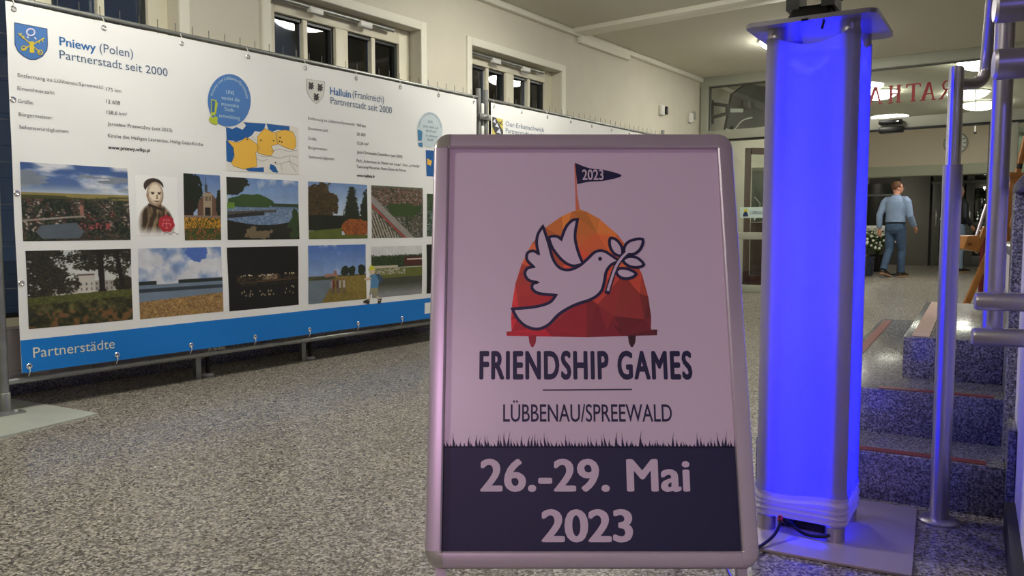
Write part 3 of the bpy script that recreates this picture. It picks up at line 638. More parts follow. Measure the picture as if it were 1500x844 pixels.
def lion(cx, cy, k):
    pts = [(-4, -5), (-2, -6), (0, -4), (2, -6), (4, -5), (2.5, -2), (5, -1), (3, 1), (4.5, 4), (2, 3.5), (1.5, 6), (-1, 4.5), (-3.5, 6.5), (-3, 3), (-5, 2.5), (-2.5, .5), (-5, -1.5), (-2.5, -2)]
    return [(cx + x * k, cy + y * k + x * k * .15) for x, y in pts]
for cx, cy in ((455.5, 126), (468.5, 128.5), (463, 142.5)): bflat(c2, 'lion', lion(cx, cy, .95), INK_DK, .0062)

# speech bubbles and map
cb = bflat(B1, 'bubble', disc(336, 147, 32, 38.5, 36), ink('bubble_blue', (.28, .48, .74)), .0075, label='blue speech bubble with pale lettering')
PALE = ink('bubble_text', (.72, .82, .84))
for s_, x0, x1, y in [('UNS', 331, 343, 137), ('vereint die', 324, 351, 145), ('innovative', 324, 350, 154), ('Stadt-', 329, 344, 162), ('entwicklung', 321, 352, 171)]:
    btext(cb, 'bubble_lettering', s_, (x0, y - (x1 - x0) * .0), (x1, y + (x1 - x0) * .17), 5.5, PALE, .006, off=.0088)
def arc_text(parent, s, c, rx, ry, a0, a1, cap, m, off):
    vs, fs_ = text_geo(s, .004); lo = min(v[0] for v in vs); hi = max(v[0] for v in vs); out = []
    for v in vs:
        a = a0 + (v[0] - lo) / (hi - lo) * (a1 - a0); k = 1 + v[1] / CAPH * cap
        out.append(BN(off)(*fs(c[0] + rx * k * math.cos(a), c[1] - ry * k * math.sin(a))))
    MB().mesh(out, fs_).build('arc_lettering', m, parent, smooth=False, recalc=False)
arc_text(cb, 'Pniewy und Lübbenau/Spreewald', (336, 147), 25, 30.5, math.pi * .93, math.pi * .03, .14, PALE, .0088)
bm_ = MB(); bflat(cb, 'exclamation_mark', [(309, 145), (317, 147), (317, 150), (319, 151), (316, 168), (309, 170)], ink('excl_green', (.72, .78, .22)), .009)
bflat(cb, 'exclamation_mark', [(307.5, 170), (311, 173), (315, 170), (319, 172), (318.5, 183), (311, 181.5), (306, 176)], ink('excl_green', (.72, .78, .22)), .009)
bflat(cb, 'exclamation_inner', [(310, 147), (315, 148), (314, 164), (310, 165)], ink('excl_blue', (.22, .40, .62)), .010)
cb2 = bflat(B1, 'bubble', disc(629, 190, 18.5, 26, 30), ink('bubble_pale', (.78, .84, .86)), .006, label='pale blue speech bubble')
for s_, x0, x1, y in [('UNS', 626, 633, 180), ('sind viele auf', 619, 641, 186.5), ('die Kunst', 623, 638, 193), ('in unserer', 623, 640, 200), ('Stadt', 625, 634, 206)]:
    btext(cb2, 'bubble_lettering', s_, (x0, y), (x1, y + (x1 - x0) * .14), 4, INK_TXT, .004, off=.0075)
arc_text(cb2, 'Halluin und Lübbenau/Spreewald', (629, 190), 15.5, 22.5, math.pi * .95, math.pi * .05, .12, INK_TXT, .0075)
bflat(cb2, 'exclamation_mark', [(611, 190), (616, 191), (618, 194), (617, 206), (612, 206)], ink('excl_teal', (.25, .50, .68)), .0078)
bflat(cb2, 'exclamation_mark', [(612, 209), (618, 209), (618.5, 216), (613, 214)], ink('excl_teal', (.25, .50, .68)), .0078)

mp = bflat(B1, 'map', [(331.5, 186), (355, 177), (426, 183.5), (438, 187), (438, 256), (333, 250)], ink('map_white', (.90, .89, .86)), .0045, label='blue and orange map of Europe')
SEA = ink('map_sea', (.06, .36, .64)); ORG = ink('map_orange', (.94, .74, .28))
for k, pts in enumerate([[(331.5, 186), (341, 189), (347, 186), (356, 190), (361, 184), (357, 179), (390, 181), (388, 189), (382, 193), (374, 192), (370, 198), (364, 202), (357, 204), (347, 208), (342, 206), (333, 205)], [(332, 205), (336, 206), (343, 213), (345, 222), (344, 230), (340, 238), (333, 236)],
                         [(391, 181), (425, 185), (425, 191), (415, 191), (408, 190), (400, 193), (394, 190)], [(358, 246), (370, 246), (388, 245), (388, 252), (366, 251)], [(397, 240), (404, 243), (409, 253), (401, 252), (396, 247)]]):
    bflat(mp, 'sea', pts, SEA, .0058)
for pts in ([(334, 206), (342, 208), (352, 208), (361, 201), (368, 204), (377, 211), (381, 217), (376, 224), (377, 232), (378, 244), (368, 246), (358, 248), (343, 243), (340, 238), (345, 230), (343, 216)],
            [(388, 188), (393, 190), (400, 194), (405, 194), (406, 204), (408, 211), (398, 214), (402, 222), (398, 228), (388, 227), (379, 224), (378, 212), (378, 200)], [(406, 193), (418, 190), (430, 193), (434, 203), (434, 214), (430, 220), (418, 216), (407, 210)]):
    bflat(mp, 'country', pts, ORG, .0062); mbx = MB(); ribbon(mbx, [fs(*p) for p in pts], u1 * .7, BN(.007), True); mbx.build('border', ink('brown_line', (.45, .33, .2)), mp, smooth=False, recalc=False)
mbx = MB()
for l in ([(378, 227), (388, 230), (398, 229), (410, 232), (424, 228), (436, 230)], [(398, 222), (410, 218), (424, 222), (436, 220)], [(402, 240), (412, 240), (424, 236), (437, 244)], [(412, 240), (414, 250)], [(424, 228), (426, 240), (434, 252)], [(370, 200), (376, 206)], [(376, 232), (386, 236), (394, 233)]): ribbon(mbx, [fs(*p) for p in l], u1 * .6, BN(.0066))
mbx.build('border', INK_GREY, mp, smooth=False, recalc=False)
mbx = MB()
for x, y in ((363, 204), (383, 205.5), (401.5, 206), (411, 201.5), (410, 207), (413.5, 208), (404.5, 238)): mbx.mesh([BN(.0072)(*fs(*p)) for p in disc(x, y, 1.2, 1.2, 8)], [tuple(range(8))])
mbx.build('town_dots', INK_DK, mp, smooth=False, recalc=False, kind='stuff')
m2 = bflat(B1, 'map', [(623, 220), (680, 224), (680, 262), (624, 258)], SEA, .0045, label='edge of the second blue map'); bflat(m2, 'country', [(625, 232), (632, 236), (630, 243), (625, 241)], ORG, .006)

# small printed hiker
hk = bflat(B1, 'hiker', [(542, 405), (545, 402), (551, 402), (556, 405), (558, 411), (555, 414), (554, 422), (543, 422), (544, 412)], ink('hiker_blue', (.32, .52, .68)), .0065, label='small drawn hiker in a blue shirt')
for nm, pts, c in [('hiker_head', disc(546, 398, 4, 4.5, 10), (.84, .74, .64)), ('hiker_hat', [(540, 396), (544, 388), (549, 391), (550, 396)], (.82, .82, .25)), ('hiker_arm', [(544, 406), (545, 409), (536, 411), (533, 408), (536, 408)], (.82, .72, .62)),
                   ('hiker_pack', [(551, 402), (556, 401), (561, 407), (560, 414), (556, 413)], (.25, .33, .42)), ('hiker_shorts', [(543, 422), (554, 422), (553, 434), (548, 436), (547, 428), (541, 434)], (.58, .57, .46)),
                   ('hiker_leg', [(541, 434), (544, 434), (541, 441), (538, 440)], (.84, .76, .66)), ('hiker_leg', [(551, 434), (554, 434), (558, 440), (555, 441)], (.84, .76, .66)), ('hiker_boot', [(539, 438), (542, 440), (541, 446), (532, 443), (533, 441)], (.22, .20, .2)), ('hiker_boot', [(554, 438), (559, 437), (558, 443), (553, 446)], (.22, .20, .2))]:
    bflat(hk, nm, pts, ink(nm, c), .0075)

# grommets, ties
def grommet(parent, s, z, tie=0):
    f = BN(.003); c = f(s, z)
    g = MB(); g.tube([c + (U * math.cos(a) + UP * math.sin(a)) * .0105 for a in [k * math.pi / 6 for k in range(12)]], .0042, 6, closed=True); g.build('grommet', M_CHROME, parent)
    if tie: MB().tube([c, c + N * .006 + UP * .5 * tie, c + UP * tie - N * .012], .0022, 5).build('cable_tie', M_WHITEP, parent)
for k in range(9):
    s = S0 + .035 + k * (S1 - S0 - .07) / 8
    grommet(B1, s, Z1 - .03, .055); grommet(B1, s, Z0 + .03, -.05)
for z in (1.5, 1.06, .63): grommet(B1, S0 + .016, z); grommet(B1, S1 - .016, z)

B3 = thing('banner', 'white banner with a black, white and yellow checked crest beside the fence posts', 'banner', FW(5.5, .05, .19))
grid_sheet('sheet', 3.815, 7.15, Z0, Z1, M_VINYL, B3, 0, 60, 30)
grid_sheet('stripe', 3.816, 7.15, Z0, ZS + .004, M_BLUE, B3, .0022, 60, 8, label='bright blue stripe along the bottom')
sh3 = [(721.5, 171), (738, 175), (738, 196), (735, 203), (730, 207), (724, 202), (721, 194)]
c3 = bflat(B3, 'crest', sh3, ink('crest_yellow', (.84, .78, .36)), .004, label='black, white and yellow crest')
bflat(c3, 'bend', [(721.5, 171), (727, 172.5), (738, 192), (737.5, 199), (731, 206), (721.5, 186)], INK_DK, .005)
for a_ in ([(722, 178), (726, 174), (727, 181)], [(725.5, 185), (729, 180), (732, 187)], [(727.5, 194), (732.5, 188), (735, 196)], [(729, 200), (735, 196.5), (733, 203)]): bflat(c3, 'check', a_, ink('crest_white', (.85, .86, .92)), .006)
mbx = MB(); ribbon(mbx, [fs(732, 183), fs(737, 177)], u1 * 3, BN(.006)); ribbon(mbx, [fs(731, 178), fs(737, 183)], u1 * 3, BN(.006)); mbx.build('hammers', INK_DK, c3, smooth=False, recalc=False)
btext(B3, 'town_name', 'Oer-Erkenschwick', (742, 185), (797, 193.5), 7, INK_TXT, .006); btext(B3, 'heading_lettering', 'Partnerstadt seit 1990', (742, 195), (800, 203), 7, INK_TXT, .004)
for k in range(9):
    s = 3.86 + k * .405; grommet(B3, s, Z1 - .03, .055)

# ================================================================ SANDWICH BOARD
PB, PT = math.radians(0), 0
Bb = EYE + Fv * 1.541 + Dv * .537; Bt = EYE + Fv * 1.741 + Dv * -.3305
BX = (117 / FPX) * 1.541
Bo = V(BX, Bb.y, Bb.z); BU = (V(0, Bt.y, Bt.z) - V(0, Bb.y, Bb.z)).normalized(); BH = .89; BWd = .64; BN_ = V(1, 0, 0).cross(BU)   # out of the face, to the camera
def BP(a, b, off=0): return Bo + V(a, 0, 0) + BU * b + BN_ * off
def bp(x, y): p = on_pl(x, y, Bo, BN_) - Bo; return p.x, p.dot(BU)
AXB = (V(1, 0, 0), BU, BN_)
SB_ = thing('sandwich_board', 'silver A-frame poster stand with a white dove poster tinted with pink light, in front', 'poster stand', V(BX, Bb.y + .12, 0))
prof = [(-.016, -.010), (-.016, .005), (-.0135, .0105), (-.009, .0125), (.013, .0115), (.016, .009), (.016, -.004), (.012, -.010)]
def snap(p0, p1, inward, name='frame_rail'):
    r = [[p + inward * a + BN_ * b for a, b in prof] for p in (p0, p1)]; return MB().loft(r).build(name, M_ALU, SB_)
hw, e = BWd / 2 - .016, .034
snap(BP(-hw, e), BP(-hw, BH - e), V(1, 0, 0)); snap(BP(hw, e), BP(hw, BH - e), V(-1, 0, 0))
snap(BP(-hw + .018, .016), BP(hw - .018, .016), BU); snap(BP(-hw + .018, BH - .016), BP(hw - .018, BH - .016), -BU)
for sx in (-1, 1):
    for top_ in (0, 1):
        cxn = sx * (BWd / 2 - .034); cyn = BH - .034 if top_ else .034; sy = 1 if top_ else -1; rings = []
        # sweep the same profile round the corner
        for k in range(9):
            a = k / 8 * math.pi / 2; d = V(1, 0, 0) * sx * math.cos(a) + BU * sy * math.sin(a)
            rings.append([BP(cxn, cyn) + d * (.018 + .0165 * (1 - 0) - q_ * -1 * -1 if False else .018 - q_) + BN_ * (b * 1.1 + .0003) for q_, b in prof])
        MB().loft(rings).build('corner_cap', M_CHROME if sx == -1 else M_ALU, SB_, label='shiny rounded corner cap')
back = MB().box(BP(0, BH / 2, -.008), (BWd - .03, BH - .03, .004), AXB).build('back_panel', M_DARK, SB_)
pst = MB().box(BP(0, BH / 2, -.003), (BWd - .04, BH - .04, .002), AXB).build('poster', mat('poster_paper', (.87, .81, .87), .32, spec=.5), SB_, label='white poster, pink light in its tint, with a dove on a red hill and navy lettering')  # white paper; the pink light on it is put into its colour
# legs and rear half
for sx in (-1, 1):
    x = sx * (BWd / 2 - .03)
    p0 = BP(x, .03, -.018); dn = BU * -1; L = p0.z / -dn.z
    MB().tube([p0 + BU * .8, p0 + dn * L + UP * .0], .013, 4).build('leg', M_ALU, SB_)
    MB().box(p0 + dn * (L - .012), (.034, .034, .022), (V(1, 0, 0), V(0, 1, 0), UP), .004).build('foot', M_DARK, SB_)
    tp = BP(x, BH - .05, -.02); bt_ = V(tp.x, tp.y + .42, 0)
    MB().tube([tp, bt_], .013, 4).build('rear_leg', M_ALU, SB_)
    MB().box(bt_ + UP * .011, (.034, .034, .022), None, .004).build('foot', M_DARK, SB_)
    MB().tube([p0 + dn * (L * .35), V(p0.x, p0.y + .0, 0).lerp(bt_, .72) + UP * .25], .003, 6).build('stay', M_STEEL, SB_)
tp = BP(0, BH - .05, -.02); rb = V(tp.x, tp.y + .42, 0); rd = (rb - tp).normalized(); rn = V(1, 0, 0).cross(rd)
MB().box(tp + rd * .46, (BWd - .06, .8, .008), (V(1, 0, 0), rd, rn)).build('rear_panel', M_ALU, SB_)
MB().tube([BP(-.28, BH - .03, -.02), BP(.28, BH - .03, -.02)], .01, 10).build('hinge', M_STEEL, SB_)

def PF(off): return lambda a, b: BP(a, b, -.002 + off * .35)
def ptext(name, s, x0, x1, y0, y1, m, bold, off=.0012, sp=1.0):
    a = bp(x0, y1); b = bp(x1, y1); c = bp(x0, y0); return text_obj(name, s, m, pst, PF(off), a[0], b[0], a[1], c[1] - a[1], bold, sp)
# navy block with grass
g0 = bp(643, 811); g1 = bp(1092, 811); top_y = [652] * 1
pts = [bp(640, 812), bp(1096, 812)]; rr = random.Random(3)
x = 1084.0; sp = []
while x > 646:
    hgt = rr.choice([6, 8, 10, 12, 14, 19, 24]) * rr.uniform(.8, 1.1); wv = rr.uniform(3.0, 5.5); lean = rr.uniform(-3.5, 3.5)
    sp += [(x, 655 + rr.uniform(-2, 2)), (x - wv * .5 + lean * .5, 655 - hgt * .55), (x - wv * .5 + lean, 655 - hgt), (x - wv * .75 + lean * .35, 655 - hgt * .5)]
    x -= wv
    x -= rr.uniform(0, 1.2)
right_e = bp(1087, 656); left_e = bp(646, 656)
# split into many small pieces so that no blade folds over the next
mbg = MB(); f_ = PF(.0009)
mbg.mesh([f_(*bp(640, 815)), f_(*bp(1098, 815)), f_(*bp(1087, 654)), f_(*bp(640, 654))], [(0, 1, 2, 3)])
for i in range(0, len(sp), 4):
    q = sp[i:i + 4]; wv = 4.2
    mbg.mesh([f_(*bp(q[0][0] + 1, 656)), f_(*bp(*q[1])), f_(*bp(*q[2])), f_(*bp(*q[3])), f_(*bp(q[0][0] - wv, 656))], [(0, 1, 2, 3, 4)])
mbg.build('grass_block', NAVY, pst, smooth=False, recalc=False, label='navy block with a grass silhouette on top')
ptext('event_title', 'FRIENDSHIP GAMES', 702, 1015, 515.5, 554.5, NAVY, .046, sp=1.15)
ptext('place_line', 'LÜBBENAU/SPREEWALD', 737, 985, 592.5, 617.5, NAVY, .009)
ptext('date_line', '26.-29. Mai', 703, 1012, 674, 719, PINKW, .034, .0018, 1.04)
ptext('year_line', '2023', 793, 928, 748, 793, PINKW, .036, .0018)
mbx = MB(); ribbon(mbx, [bp(795, 571.5), bp(926, 570.5)], .0028, PF(.001)); mbx.build('rule_line', NAVY, pst, smooth=False, recalc=False)
# hill of coloured facets
def Q(x, y): return bp(720 + x / 2.7214, 210 + y / 2.7214)
hill = [(60, 750), (80, 749), (78, 700), (82, 640), (95, 560), (120, 480), (160, 400), (215, 335), (280, 290), (320, 272), (350, 262), (380, 272), (430, 300), (500, 360), (555, 430), (600, 520), (625, 610), (637, 690), (636, 742), (662, 742), (660, 765), (520, 768), (380, 773), (240, 770), (60, 767)]
rr = random.Random(5); ex = []
for i in range(34): ex.append((rr.uniform(100, 620), rr.uniform(300, 760)))
vs, fc = cdt([Q(*p) for p in hill], [Q(*p) for p in ex if True])
def hill_fn(off):
    f = PF(off); return [f(*v) for v in vs]
mbh = MB(); cols = []
inv = {}
for fce in fc:
    cx = sum(vs[i][0] for i in fce) / 3; cy = sum(vs[i][1] for i in fce) / 3
    a = Q(60, 770); b = Q(660, 262); tx = (cx - a[0]) / (b[0] - a[0]); ty = (cy - a[1]) / (b[1] - a[1])
    top_c = C3(.95, .60, .25); mid_c = C3(.90, .36, .24); bl = C3(.84, .14, .20); br = C3(.38, .13, .15)
    c = bl * (1 - tx) + br * tx if ty < .35 else None
    k = min(1, max(0, (ty - .05) / .5)); low = bl * (1 - tx) + br * tx; high = mid_c * (1 - tx * .3) + C3(.70, .34, .16) * tx * .3
    c = low * (1 - k) + high * k; k2 = min(1, max(0, (ty - .5) / .45)); c = c * (1 - k2) + top_c * k2
    c = np.clip(c * (1 + rr.uniform(-.16, .16)), 0, 1); cols.append(c)
    mbh.mesh([PF(.0008)(*vs[i]) for i in fce], [tuple(range(len(fce)))])
ho = mbh.build('hill', M_PRINT, pst, smooth=False, recalc=False, label='faceted hill fading from orange to dark red')
at_ = ho.data.color_attributes.new('print', 'FLOAT_COLOR', 'CORNER')
for p_, c in zip(ho.data.polygons, cols):
    for li in p_.loop_indices: at_.data[li].color = (*lin(c), 1)
for x_, c in ((163, (.66, .16, .2)), (560, (.22, .09, .12))):
    flat('hill_peg', [Q(*p) for p in [(x_ - 16, 766), (x_ + 16, 766), (x_ + 13, 795), (x_ + 4, 812), (x_ - 4, 812), (x_ - 12, 795)]], ink('peg%d' % x_, c), pst, PF(.001))
mbx = MB(); ribbon(mbx, [Q(333, 80), Q(338, 200), Q(345, 275)], [.0035, .004, .010], PF(.0007)); mbx.build('flag_pole', ink('pole_orange', (.88, .50, .38)), pst, smooth=False, recalc=False)
flat('flag', [Q(*p) for p in smooth_poly([(333, 76), (390, 98), (455, 106), (520, 128), (450, 148), (390, 152), (342, 162)], False, 4)], NAVY, pst, PF(.0012), label='navy pennant')
vs2 = text_geo('2023', .02)[0]
a = Q(362, 148); b = Q(447, 141); c = Q(362, 108); text_obj('flag_year', '2023', PINKW, pst, PF(.0018), a[0], b[0], (a[1] + b[1]) / 2, c[1] - a[1], .02)
# dove
LINE = .0062
def shape(name, pts, off, sm=3, fill=PINKW):
    P_ = [Q(*p) for p in (smooth_poly(pts, True, sm) if sm else pts)]
    flat(name, P_, fill, pst, PF(off)); m_ = MB(); ribbon(m_, P_, LINE, PF(off + .0004), True)
    m_.build(name + '_outline', NAVY, pst, smooth=False, recalc=False)
def seg(*l): return list(l)
def path(segs, n=5):
    out = []
    for s_ in segs: q_ = smooth_poly(s_, False, n); out += q_[:-1]
    return out
wing2 = path([[(343, 302), (320, 308), (296, 335), (278, 382)], [(278, 382), (262, 371), (240, 370), (228, 376)], [(228, 376), (245, 420), (285, 468), (325, 488), (365, 480)], [(365, 480), (345, 430), (333, 370), (343, 302)]])
shape('dove_wing', wing2, .0016, 0)
body = path([[(513, 470), (480, 448), (455, 432), (432, 427), (408, 436), (385, 458), (350, 488), (310, 504), (272, 496), (245, 460), (228, 400), (205, 330)], [(205, 330), (185, 362), (180, 400), (188, 440)], [(188, 440), (165, 428), (143, 438), (142, 465), (168, 492)],
             [(168, 492), (143, 498), (133, 520), (148, 545), (184, 554)], [(184, 554), (165, 560), (163, 580), (190, 598), (257, 605)], [(257, 605), (230, 635), (170, 652), (83, 660)], [(83, 660), (105, 700), (140, 730), (185, 740), (228, 722), (270, 680), (330, 645), (400, 620), (437, 590), (450, 550), (458, 510), (480, 482), (513, 470)]])
shape('dove_body', body, .0024, 0)
flat('dove_eye', [Q(*p) for p in disc(433, 460, 8, 8, 14)], NAVY, pst, PF(.0032))
stem = smooth_poly([(548, 428), (520, 455), (497, 490), (480, 535), (460, 600)], False, 4)
m_ = MB(); ribbon(m_, [Q(*p) for p in stem], .0105, PF(.0034)); m_.build('branch_outline', NAVY, pst, smooth=False, recalc=False)
for lf in ([(474, 378), (500, 386), (520, 415), (519, 447), (490, 440), (472, 410)], [(603, 383), (594, 420), (565, 442), (530, 436), (534, 405), (560, 386)], [(607, 482), (580, 456), (545, 452), (524, 468), (550, 490), (585, 494)], [(577, 521), (550, 503), (515, 498), (497, 512), (515, 535), (550, 538)]):
    shape('olive_leaf', smooth_poly(lf, True, 3), .0036, 0)
m_ = MB(); ribbon(m_, [Q(*p) for p in stem[:-1]], .0052, PF(.0042)); m_.build('branch', PINKW, pst, smooth=False, recalc=False)

# ================================================================ LIGHT COLUMN
ca = math.radians(32); CU = V(math.sin(ca), math.cos(ca), 0); CV = V(-math.cos(ca), math.sin(ca), 0)     # away / left
bq = [on_z(1343.5, 744, .01), on_z(1336, 843, .01)]
BLK = on_z(1343.5, 744, .01); BFR = on_z(1336, 843, .01); pU = (BLK - BFR); pl = pU.length; pU.normalize(); pV = V(-pU.y, pU.x, 0)
PC = BFR + pU * pl / 2 + pV * .28; PC.z = 0
CC = V(.885, 2.36, 0); HS = .125
LC = thing('light_column', 'tall white fabric column glowing blue from inside, right of the poster stand', 'light column', CC)
MB().box(PC + UP * .005, (pl, .56, .01), (pU, pV, UP), .003).build('base_plate', M_PLATE, LC)
ZT = 1.425
def rsq(h, r, n=6):
    out = []
    for q_, (sx, sy) in enumerate(((1, 1), (-1, 1), (-1, -1), (1, -1))):
        for k in range(n + 1):
            a = q_ * math.pi / 2 + k / n * math.pi / 2; out.append((sx * (h - r) + r * math.cos(a), sy * (h - r) + r * math.sin(a)))
        nx = ((-1, 1), (-1, -1), (1, -1), (1, 1))[q_]
        for k in range(1, 8):
            t = k / 8; a0 = out[-1] if k == 1 else a0
            if k == 1: st = out[-1]
            en = (nx[0] * (h - r) + r * math.cos((q_ + 1) * math.pi / 2), nx[1] * (h - r) + r * math.sin((q_ + 1) * math.pi / 2))
            out.append((st[0] + (en[0] - st[0]) * t, st[1] + (en[1] - st[1]) * t, t))
    return out
def sleeve():
    mb = MB(); rings = []; rows = []
    zs = [.055, .062, .07, .078, .086, .094, .10, .108, .118, .13, .15, .2] + [.2 + (ZT - .2) * k / 14 for k in range(1, 15)]
    bul = {.055: 0, .062: .006, .07: .001, .078: .007, .086: .001, .094: .006, .10: .002, .108: .006, .118: .001, .13: .004}
    for z in zs:
        ring = []
        for q_ in rsq(HS, .027):
            x_, y_ = q_[0], q_[1]; t = q_[2] if len(q_) > 2 else None
            sag = 4 * t * (1 - t) if t is not None else 0
            k = 1 + bul.get(z, 0) / HS - (.045 * sag if z > .15 else .02 * sag) * (1 if abs(z - ZT) > .01 else 1)
            zz = z - (.028 * sag if z > ZT - .01 else 0) + (.012 * math.sin(9 * x_ / HS + 3 * y_ / HS) * (1 if .1 < z < .16 else 0) * .5)
            ring.append(CC + CU * x_ * k + CV * y_ * k + UP * (zz + .0))
        rings.append(ring)
    k = zs.index(.13); hem = MB(); hem.loft(rings[:k + 1], caps=False); hem.build('gathered_hem', M_HEM, LC, label='bunched whitish hem of the fabric')
    mb.loft(rings[k:], caps=False); return mb.build('fabric_sleeve', M_FABRIC, LC, label='white stretch fabric lit blue from within')
sleeve()
for sx in (-1, 1):
    for sy in (-1, 1):
        p = CC + CU * sx * (HS - .029) + CV * sy * (HS - .029)
        MB().tube([p + UP * .01, p + UP * 1.45], .024, 18).build('chord', mat('chord_silver', (.92, .90, .92), .4, .1), LC)
        MB().lathe([(.027, .01), (.027, .05), (.024, .052)], p, 18).build('foot_coupler', M_STEEL, LC)
        MB().lathe([(.027, 1.41), (.027, 1.4505)], p, 18).build('top_coupler', M_STEEL, LC)
TA = on_z(1098, 40, 1.5); TB = on_z(1290, 10, 1.5)
M_PLT = mat('plate_grey', (.55, .53, .56), .35, .2)
tpb = MB().box(CC + UP * 1.457 + CU * .005, (.345, .345, .012), (CU, CV, UP)); 
ed = [e_ for e_ in tpb.bm.edges if abs((e_.verts[0].co - e_.verts[1].co).z) > .005]
bmesh.ops.bevel(tpb.bm, geom=ed, offset=.03, segments=5, affect='EDGES', profile=.5)
tpb.build('top_plate', M_PLT, LC)
M_TUBE = mat('blue_led', (.03, .04, .25), .5, emit=((.002, .004, 1.0), TUBE))
MB().tube([CC + UP * .09, CC + UP * 1.39], .065, 20).build('led_tube', M_TUBE, LC)
MB().box(CC + UP * .035, (.14, .14, .05), (CU, CV, UP), .008).build('lamp_base', M_BLACK, LC)
fr = CC - CU * (HS - .02)
MB().tube([on_d(1174, 30, 2.22), on_d(1190, 27, 2.22), on_d(1206, 24, 2.22), on_d(1207, 30, 2.22), on_d(1204, 42, 2.23)], .0035, 6).build('cable_end', M_BLACK, LC)

# moving head lamp on top
MH = thing('moving_head_lamp', 'black moving head lamp standing on top of the blue column', 'stage lamp', CC + UP * 1.463)
hb = CC + UP * 1.463 + CV * .02
rings = []
for z, k in ((0, .066), (.012, .072), (.03, .062), (.05, .05), (.058, .042)):
    rings.append([hb + (CU * q_[0] + CV * q_[1]) * (k / .1) + UP * z for q_ in rsq(.1, .03, 4)])
MB().loft(rings).build('base', M_BLACK, MH)
for sy in (-1, 1):
    rg = []
    for z, w_ in ((.05, .05), (.075, .05), (.12, .045), (.22, .045), (.26, .03)):
        c_ = hb + CV * sy * (.048) + UP * z; rg.append([c_ + CU * a_ * w_ + CV * b_ * .018 for a_, b_ in ((1, 1), (-1, 1), (-1, -1), (1, -1))])
    MB().loft(rg).build('yoke_arm', M_BLACK, MH)
MB().lathe([(.0, -.075), (.035, -.07), (.046, -.04), (.048, .04), (.04, .075), (.0, .078)], hb + UP * .2, 20, (CV, UP, CU)).build('head', M_BLACK, MH)
MB().lathe([(.0, .079), (.034, .079), (.03, .084), (0, .086)], hb + UP * .2, 20, (CV, UP, -CU)).build('lens', M_CHROME, MH)
MB().tube([hb + CV * -.11 + UP * .30, hb + CV * -.115 + UP * .15, hb + CV * -.10 + UP * .09, hb + CV * -.085 + UP * .06 - CU * .05], .004, 8).build('lamp_cable', M_BLACK, MH)

# power cable with red plug collar
cb0 = on_z(1140, 757, .06)
t = thing('power_cable', 'black power cable with a red collar, from the column base to the stand', 'cable', V(cb0.x, cb0.y, 0))
pts = [CC + UP * .05 - CU * .02, CC - CU * .10 + UP * .03 + CV * .03, on_z(1143, 757, .065), on_z(1142, 768, .05), on_z(1134, 784, .03), on_z(1116, 799, .016), on_z(1100, 806, .016), on_z(1075, 806, .006), V(.5, 2.3, .006), V(.1, 2.6, .006)]
pts = [Vector(p) for p in pts]
def crv(pts, n=5):
    out = []
    for i in range(len(pts) - 1):
        p = [pts[max(i - 1, 0)], pts[i], pts[i + 1], pts[min(i + 2, len(pts) - 1)]]
        for j in range(n):
            u_ = j / n; out.append(.5 * ((2 * p[1]) + (p[2] - p[0]) * u_ + (2 * p[0] - 5 * p[1] + 4 * p[2] - p[3]) * u_ * u_ + (3 * p[1] - p[0] - 3 * p[2] + p[3]) * u_ ** 3))
    return out + [pts[-1]]
MB().tube(crv(pts), .0045, 8).build('cord', M_BLACK, t)
MB().tube([on_z(1143, 757, .065), on_z(1142.5, 763, .057)], .007, 10).build('collar', mat('red_plastic', (.8, .12, .1), .4), t)
MB().tube(crv([CC - CU * .09 + CV * .05 + UP * .05, CC - CU * .12 - CV * .02 + UP * .018, CC - CU * .11 - CV * .09 + UP * .03, CC + UP * .04]), .005, 8).build('cord', M_BLACK, t)

# ================================================================ STAIRS
ST = thing('staircase', 'speckled granite steps with red nosing strips, right of the blue column', 'stairs', S(2.84, -.2, 0))
BR = .108
def prism(name, A0, A1, B0, B1, z0, z1, m=M_STEP, parent=ST, bev=.003, **kw):
    return MB().box(S((A0 + A1) / 2, (B0 + B1) / 2, (z0 + z1) / 2), (A1 - A0, B1 - B0, z1 - z0), (SA, SB, UP), bev).build(name, m, parent, **kw)
prism('step', 2.845, 5.75, -.64, BR, 0, .158); prism('step', 3.13, 5.6, -.49, BR, .158, .317); prism('step', 3.425, 5.13, -.222, BR, .317, .475)
RS = .0025
prism('nosing_strip', 2.855, 2.900, -.50, BR - .05, .158, .158 + RS, M_RED, bev=0); prism('nosing_strip', 3.14, 3.18, -.28, BR - .03, .317, .317 + RS, M_RED, bev=0)
prism('nosing_strip', 3.14, 5.5, -.465, -.425, .317, .317 + RS, M_RED, bev=0)
M_FADED = mat('faded_red_strip', (.74, .60, .56), .5, noise=.12, scale=30)
prism('nosing_strip', 3.45, 5.1, -.195, -.135, .475, .475 + RS, M_FADED, bev=0, label='worn pale red strip')
# stepped granite skirting on the wall side
for i, (A0, A1, zt) in enumerate(((2.74, 3.03, .30), (3.03, 3.32, .46), (3.32, 5.3, .62))):
    prism('skirting_panel', A0, A1 - .003, BR + .001, BR + .022, 0 if i else 0, zt)
